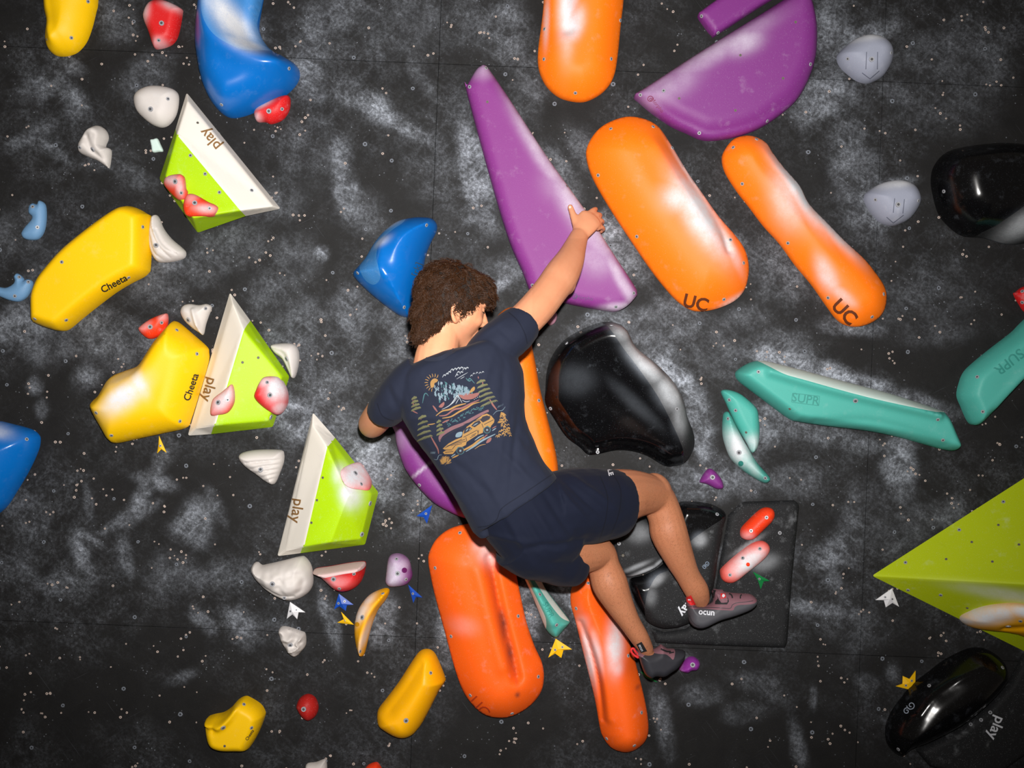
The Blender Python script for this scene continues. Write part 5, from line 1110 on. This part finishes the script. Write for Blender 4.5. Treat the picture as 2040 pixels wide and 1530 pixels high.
prt('printed_sun', 'tan', sun)
def clouds(d):
    for x, y, w in ((420, 190, 30), (455, 170, 30), (485, 150, 34), (520, 120, 36), (560, 110, 36), (600, 100, 34), (640, 95, 34), (680, 105, 34), (710, 95, 26), (600, 150, 30), (640, 150, 28), (580, 185, 26)):
        d.stroke([(x - w, y + 12), (x - 6, y - 8 - w * .5), (x + 6, y - 10), (x + w * .5, y - w * .7)], 10, True, True, 2)
    d.stroke([(570, 225), (640, 182), (712, 142)], 7, False, True, 3); d.stroke([(620, 222), (672, 192)], 7, False, True, 3)
    for x, y in ((760, 185), (790, 160), (830, 150), (870, 150), (905, 140)): d.stroke([(x - 14, y + 8), (x, y - 12), (x + 14, y)], 8, True, True, 2)
prt('printed_clouds', 'white', clouds)
def rock(d):
    for _ in range(70):
        u = R3.random(); x = 290 + u * 430; top = 250 + abs(x - 430) * 0.35; y = R3.uniform(top, 520 - (x - 290) * 0.28)
        L = R3.uniform(26, 62); k = R3.uniform(-10, 24)
        d.stroke([(x, y - L / 2), (x + k * .8, y - L * .1), (x + k * .2, y + L * .12), (x + k, y + L / 2)], R3.uniform(13, 24), True, True, 3)
prt('printed_peaks', 'pale', rock)
def rock2(d):
    for _ in range(44):
        u = R3.random(); x = 330 + u * 440; y = R3.uniform(270 + abs(x - 430) * .3, 530 - (x - 290) * .25); L = R3.uniform(26, 60)
        d.stroke([(x, y - L / 2), (x + 14, y), (x + 6, y + L / 2)], R3.uniform(8, 14), True, True, 3)
    for pts in ([(690, 210), (720, 240), (740, 215), (800, 280)], [(140, 530), (160, 430), (185, 405), (215, 440)], [(700, 230), (735, 250), (760, 230)]): d.stroke(pts, 13, True, True, 3)
    for i in range(46):
        t = i / 45; x = 450 + 460 * t; y = 800 - 225 * t + R3.uniform(-36, 36); d.stroke([(x - 9, y + 7), (x, y - 7), (x + 9, y + 2)], 8, True, True, 2)
    d.ring(620, 1130, 46, 9); d.ring(957, 868, 42, 9)
prt('printed_slopes', 'teal', rock2, 0.001)
def tent(d):
    d.stroke([(385, 610), (480, 560), (540, 490), (580, 435), (600, 450), (640, 525)], 12, True, True, 3); d.stroke([(430, 590), (520, 530), (590, 450)], 8, True, True, 3); d.stroke([(560, 540), (600, 470)], 8, False, True, 3); d.stroke([(640, 490), (690, 512), (740, 500)], 8, True, True, 3)
    for i in range(4): d.disc(798 + 20 * i, 482 - 14 * i, 5, 8)
prt('printed_tent', 'white', tent, 0.0016)
def fields_y(d):
    d.stroke([(310, 690), (390, 630), (480, 610), (560, 570), (640, 545), (690, 535)], 22, True, True, 4); d.stroke([(390, 720), (500, 700), (600, 640), (700, 590), (780, 540), (860, 515)], 22, True, True, 4); d.stroke([(205, 800), (260, 795), (300, 785)], 14, True, True, 3)
    d.poly([(735, 400), (760, 345), (795, 320), (805, 345), (790, 375)], True)
prt('printed_fields', 'tan', fields_y)
def verge(d):
    d.stroke([(600, 1150), (690, 1110), (780, 1060), (840, 1010), (920, 955)], 26, True, True, 4); d.stroke([(800, 1112), (870, 1065), (940, 1050)], 9, True, True, 3); d.stroke([(515, 1225), (600, 1185)], 18, False, True, 3)
prt('printed_verge', 'tan', verge)
def fields_p(d):
    d.stroke([(350, 690), (440, 680), (540, 610), (640, 590), (740, 540), (860, 485)], 22, True, True, 4); d.stroke([(390, 780), (430, 760), (480, 740)], 18, True, True, 3)
    d.poly([(590, 410), (640, 420), (700, 405), (770, 410), (855, 395), (845, 430), (790, 470), (720, 485), (660, 480), (620, 455)], True); d.poly([(345, 575), (380, 535), (412, 515), (415, 550), (385, 585)], True)
    d.stroke([(900, 990), (940, 945), (965, 930)], 14, True, True, 3); d.poly([(945, 1035), (965, 990), (1010, 965), (1005, 1005), (975, 1030)], True); d.stroke([(1020, 850), (1075, 820)], 12, False, True, 3)
    d.stroke([(235, 930), (280, 1010), (335, 1110), (345, 1170)], 20, True, True, 3); d.stroke([(990, 480), (1030, 550), (1080, 615)], 22, True, True, 3); d.stroke([(270, 560), (330, 640)], 22, False, True, 3)
    for a, b in (((850, 220), (845, 190)), ((905, 290), (900, 260)), ((960, 410), (965, 390)), ((120, 740), (125, 720)), ((185, 840), (175, 810)), ((370, 870), (390, 900)), ((20, 490), (25, 560)), ((0, 620), (80, 660))): d.stroke([a, b], 15, False, True, 3)
prt('printed_ground', 'pink', fields_p)
def pine(d, cx, cy, w, h, tiers, lean):
    for t in range(tiers):
        y = cy - h * t / tiers; ww = w * (1 - 0.62 * t / tiers); xx = cx + lean * t / tiers
        for s in range(12):
            u = s / 11 * 2 - 1; d.stroke([(xx + u * ww * .45, y - 16 * (1 - abs(u)) - u * ww * .16), (xx + u * ww * .8, y + 6 - u * ww * .3), (xx + u * ww, y + 24 - u * ww * .34)], 12, True, True, 3)
for q in ((170, 960, 100, 330, 5, -40), (980, 520, 110, 330, 6, -120), (370, 900, 50, 200, 4, -30), (60, 590, 60, 180, 4, -30)): prt('printed_pine', 'sage', lambda d: pine(d, *q), 0.0018)
def canoe(d):
    d.poly([(345, 985), (350, 945), (400, 890), (520, 820), (660, 770), (800, 690), (900, 640), (970, 612), (976, 640), (940, 655), (800, 735), (660, 810), (520, 870), (420, 930), (380, 970), (362, 1020)], True)
prt('printed_canoe', 'mauve', canoe)
def van(d):
    d.poly([(398, 1105), (470, 1040), (560, 990), (640, 960), (655, 890), (700, 830), (800, 755), (900, 680), (955, 662), (1010, 690), (1050, 740), (1045, 775), (1010, 815), (1000, 840), (960, 815), (910, 850), (905, 905), (840, 930), (700, 1020), (690, 1060), (640, 1085), (590, 1085), (560, 1130), (525, 1172), (420, 1175), (400, 1150), (440, 1125)], False)
prt('printed_van', 'tan', van, 0.0015)
def vand(d):
    for q in ([(660, 920), (672, 865), (735, 825), (770, 850), (720, 890)], [(755, 815), (800, 770), (860, 745), (880, 780), (800, 835)], [(868, 745), (900, 700), (955, 685), (1000, 705), (985, 735), (905, 775)]): d.poly(q, False)
    d.disc(620, 1130, 42); d.disc(957, 868, 38)
    for s in ([(660, 960), (830, 870), (845, 905)], [(700, 1010), (690, 960)], [(430, 1090), (560, 1030), (680, 985)], [(450, 1075), (640, 985)], [(410, 1120), (520, 1120)], [(430, 1150), (530, 1140)], [(850, 870), (840, 930)], [(920, 800), (1040, 740)], [(760, 940), (820, 910)], [(740, 970), (810, 930)], [(890, 790), (910, 840)], [(500, 1070), (600, 1030), (690, 1010)], [(660, 800), (1000, 690)], [(650, 880), (700, 840)], [(360, 1000), (520, 890), (660, 825)], [(520, 1110), (560, 1060), (640, 1040)]): d.stroke(s, 7, False, False, 4)
prt('printed_van_lines', 'dark', vand, 0.0022)
def glass(d):
    d.poly([(560, 955), (570, 915), (605, 895), (645, 895), (635, 940), (600, 960)], True); d.stroke([(690, 885), (720, 850)], 12, False, True, 3); d.stroke([(730, 870), (755, 845)], 10, False, True, 3); d.stroke([(780, 815), (840, 780)], 12, False, True, 3)
    d.stroke([(690, 1140), (800, 1070), (900, 1000), (1060, 920)], 22, True, True, 4); d.stroke([(800, 1000), (860, 955), (918, 930)], 14, True, True, 3); d.stroke([(1020, 880), (1070, 845)], 14, False, True, 3); d.stroke([(505, 1205), (560, 1170)], 14, False, True, 3); d.stroke([(290, 1235), (330, 1240), (350, 1190), (390, 1180)], 6, True, True, 3); d.stroke([(1030, 680), (1080, 630), (1150, 620), (1190, 575)], 6, True, True, 3)
    d.disc(620, 1130, 14, 10); d.disc(957, 868, 13, 10)
    for i in range(5): d.stroke([(1090 + 16 * i, 590 - 8 * i), (1100 + 15 * i, 560 - 6 * i)], 5, False, True, 3); d.stroke([(250 + 12 * i, 1170), (256 + 12 * i, 1140)], 5, False, True, 3)
prt('printed_road', 'pale', glass, 0.0026)
def bush(d):
    for _ in range(70):
        a, r = R3.uniform(0, 6.28), R3.uniform(20, 80); x, y = 435 + r * math.cos(a), 1255 + r * .85 * math.sin(a); d.stroke([(435 + r * .35 * math.cos(a), 1290 + r * .2 * math.sin(a)), (x, y)] if r > 60 else [(x - 7, y + 7), (x, y - 8), (x + 7, y + 4)], 8, False, True, 3)
prt('printed_bush', 'tan', bush, 0.0018)
def bush2(d):
    for _ in range(60):
        y = R3.uniform(650, 970); x = 1165 + R3.uniform(-1, 1) * (30 + (y - 650) * .22); d.stroke([(x - 16, y + 10), (x - 4, y - 14), (x + 14, y + 4)], 10, True, True, 3)
prt('printed_bush', 'tan', bush2, 0.0018)

# shorts
kv, kf = [], []
tube(kv, kf, [(W(1020, 990, -.51), .128, .1), (W(1045, 1020, -.495), .142, .115), (W(1070, 1045, -.475), .145, .125), (W(1095, 1060, -.45), .12, .12)], 32, dome=True)
tube(kv, kf, [(W(1085, 1015, -.47), .115, .12), (W(1130, 1012, -.43), .118, .12), (W(1175, 1008, -.385), .119, .115), (W(1212, 1004, -.345), .112, .108), (W(1232, 1002, -.32), .104, .1)], 32, ref=(0, 1, 0), dome=False)
tube(kv, kf, [(W(1030, 1062, -.48), .11, .115), (W(1065, 1084, -.455), .108, .11), (W(1100, 1104, -.41), .092, .1), (W(1126, 1118, -.37), .078, .088), (W(1138, 1122, -.35), .07, .08)], 32, ref=(0, 1, 0), dome=False)
vs, nn, fs = voxel(kv, kf, 0.0042, 7)
pxs = np.array([unW(*v) for v in vs]); disp = []
KF = [((1100, 960), (1190, 1060), 7, .006), ((1120, 955), (1215, 1040), 6, -.006), ((1085, 985), (1150, 1080), 7, -.006), ((1140, 950), (1225, 1010), 6, .005), ((1010, 1030), (1060, 1120), 8, .006), ((1040, 1020), (1090, 1110), 8, -.005), ((975, 1065), (1050, 1080), 6, .005), ((1060, 1005), (1110, 1090), 8, .006), ((1170, 1075), (1110, 1090), 7, -.008), ((1110, 1085), (1040, 1095), 7, -.006)]
for i, v in enumerate(vs):
    w = 0.005 * noise.noise(Vector((v[0] * 9, v[1] * 6, v[2] * 9))) + 0.002 * noise.noise(Vector(v) * 26)
    for q in KF: w += fold(pxs[i], *q)
    disp.append(w)
vs = vs + nn * np.array(disp)[:, None]
shorts = build('shorts', vs, fs, NAVY_D, person, None, 180, None, True)
shorts['label'] = 'dark navy sports shorts'
d = Decal(shorts, 0.0015, 'G'); d.text('LE', 785, 297, -76, 48, 0.03); d.build('lettering', INK_WHITE, shorts, 'white block letters near the hem')
THREAD2 = cloth('shorts_thread', lin(9, 13, 27))
for sm in ([(1195, 948), (1210, 990), (1205, 1040), (1190, 1084)], [(1218, 940), (1236, 975), (1232, 1025), (1212, 1074)]):
    d = Decal(shorts, 0.001, 'X'); d.stroke(sm, 1.6, True, step=3); d.build('seam', THREAD2, shorts)

# climbing shoes: outline, sole and upper as one shaped shell
def pillow(name, k, pts, y0, half, mat, zones, parent, yslope=0.0, n_in=1500, R=None):
    px = z2p(k, pts)
    cx = sum(p[0] for p in px) / len(px)
    def M(p): w = W(p[0], p[1], y0); return Vector((w.x, w.z))
    out = [M(p) for p in [tuple(q) for q in crom(px, 4)]]
    zs = [[M(p) for p in crom(z2p(k, z[0]), 4)] for z in zones]
    V, Fa, zid, ring = flat_mesh(out, zs, n_in)
    d = dist_poly(V, ring); Rm = R or d.max(); t = np.clip(d / Rm, 0, 1); h = half * np.sqrt(1 - (1 - t) ** 2)
    mx = W(cx, 765, y0).x
    yy = y0 + (V[:, 0] - mx) * yslope
    n = len(V)
    verts = [(V[i][0], yy[i] - h[i], V[i][1]) for i in range(n)]; faces = [tuple(f) for f in Fa]; fm = list(zid)
    on_b = {tuple(np.round(p, 5)) for p in [(q.x, q.y) for q in ring]}
    mp = {}
    for i in range(n):
        if d[i] < 1e-6: mp[i] = i
        else: mp[i] = len(verts); verts.append((V[i][0], yy[i] + h[i], V[i][1]))
    for f, z in zip(Fa, zid): faces.append((mp[f[2]], mp[f[1]], mp[f[0]])); fm.append(int(z))
    return build(name, verts, faces, [mat] + [z[1] for z in zones], parent, fm, 60, None, True)
shr = pillow('climbing_shoe', 'H', [(1060, 545), (1050, 470), (1075, 440), (1120, 480), (1160, 540), (1240, 545), (1310, 520), (1330, 470), (1320, 400), (1345, 375), (1400, 385), (1480, 408), (1600, 420), (1700, 425), (1755, 455), (1775, 490), (1765, 530), (1700, 585), (1550, 645), (1400, 690), (1270, 752), (1200, 770), (1130, 755), (1085, 700), (1075, 620)],
      -0.125, 0.044, RUBBER, [([(1040, 470), (1070, 430), (1125, 478), (1160, 535), (1240, 542), (1310, 520), (1330, 470), (1310, 395), (1345, 360), (1400, 375), (1480, 395), (1600, 408), (1720, 420), (1765, 465), (1730, 492), (1640, 505), (1560, 510), (1520, 530), (1500, 562), (1400, 560), (1200, 556), (1075, 545)], MAUVE)], person, R=0.028)
shr['label'] = 'grey and mauve climbing shoe with strap and red heel tab'
def pad(name, mat, tgt, parent, k, pts, lift, smooth=False):
    d = Decal(tgt, lift, k); d.poly(pts, smooth, 4.0); return d.build(name, mat, parent)
pad('heel_tab', SHOE_RED, [shr, body], shr, 'H', [(1058, 455), (1108, 432), (1162, 540), (1110, 538), (1075, 505)], 0.003)
pad('tongue', SHOE_BLACK, [shr, body], shr, 'H', [(1310, 370), (1345, 350), (1360, 395), (1345, 470), (1325, 440)], 0.003)
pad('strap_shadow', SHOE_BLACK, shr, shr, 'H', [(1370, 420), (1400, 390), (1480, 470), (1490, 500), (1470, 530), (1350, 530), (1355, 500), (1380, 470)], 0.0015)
stp = pad('strap', MAUVE, shr, shr, 'H', [(1362, 390), (1420, 392), (1475, 480), (1470, 508), (1415, 512), (1395, 480)], 0.004)
pad('strap_patch', SHOE_RED, shr, shr, 'H', [(1398, 430), (1448, 430), (1455, 470), (1408, 474)], 0.005)
d = Decal(shr, 0.006, 'H'); 
for a in range(4): d.stroke([(1428 - 14 * math.cos(a * .785), 451 - 14 * math.sin(a * .785)), (1428 + 14 * math.cos(a * .785), 451 + 14 * math.sin(a * .785))], 9, False, step=2)
d.build('flower_mark', INK_WHITE, shr)
d = Decal([shr, body], 0.004, 'H')
for a in range(3): d.stroke([(1095 - 14 * math.cos(a * 1.05), 480 - 14 * math.sin(a * 1.05)), (1095 + 14 * math.cos(a * 1.05), 480 + 14 * math.sin(a * 1.05))], 7, False, step=2)
d.build('flower_mark', INK_WHITE, shr)
d = Decal(shr, 0.002, 'H'); d.stroke([(1490, 425), (1515, 440), (1525, 470)], 14, True, step=3); d.build('cut_out', SHOE_BLACK, shr)
d = Decal(shr, 0.002, 'H'); d.stroke([(1620, 435), (1606, 450), (1605, 475)], 12, True, step=3); d.build('cut_out', SHOE_BLACK, shr)
lettering(shr, 'H', 'ocun', 1263, 612, -4, 84, INK_WHITE, 0.02)
d = Decal(shr, 0.001, 'H'); d.stroke([(1075, 552), (1200, 562), (1400, 566), (1500, 570), (1525, 535), (1570, 515), (1650, 508), (1735, 495)], 6, True, step=3); d.stroke([(1090, 640), (1110, 690), (1150, 735), (1190, 750)], 5, True, step=3); d.build('welt', RUBBER_D, shr)
shl = pillow('climbing_shoe', 'H', [(512, 980), (530, 960), (560, 990), (640, 1000), (720, 1000), (790, 970), (810, 950), (880, 1000), (940, 1010), (1040, 1030), (1072, 1055), (1060, 1105), (1000, 1190), (920, 1240), (840, 1278), (750, 1265), (700, 1280), (640, 1240), (600, 1150), (570, 1060), (530, 1020)],
      -0.215, 0.046, RUBBER_D, [([(505, 975), (530, 950), (570, 985), (640, 995), (720, 995), (790, 960), (815, 945), (880, 1000), (950, 1005), (940, 1040), (915, 1080), (880, 1050), (830, 1020), (760, 1015), (650, 1010), (575, 1040), (535, 1020)], MAUVE)], person, yslope=0.35, R=0.03)
shl['label'] = 'dark rubber climbing shoe standing on the purple foothold'
pad('ankle_tab', SHOE_BLACK, [shl, body], shl, 'H', [(552, 930), (600, 906), (655, 1000), (600, 1015)], 0.003)
d = Decal([shl, body], 0.005, 'H'); d.text('ocun', 598, 962, -64, 36, 0.01); d.build('lettering', INK_WHITE, shl)
d = Decal(shl, 0.002, 'H'); d.stroke([(800, 985), (850, 1010), (900, 1015)], 16, True, step=3); d.stroke([(880, 1030), (930, 1020)], 12, False, step=3); d.build('strap', SHOE_BLACK, shl)
v, f = [], []; tube(v, f, [(W(*p, -.25), .004) for p in z2p('H', [(565, 1070), (525, 1045), (498, 1010), (500, 985), (520, 980), (540, 1010), (570, 1050)])], 8); lo = build('heel_loop', v, f, SHOE_RED, shl, None, 180)
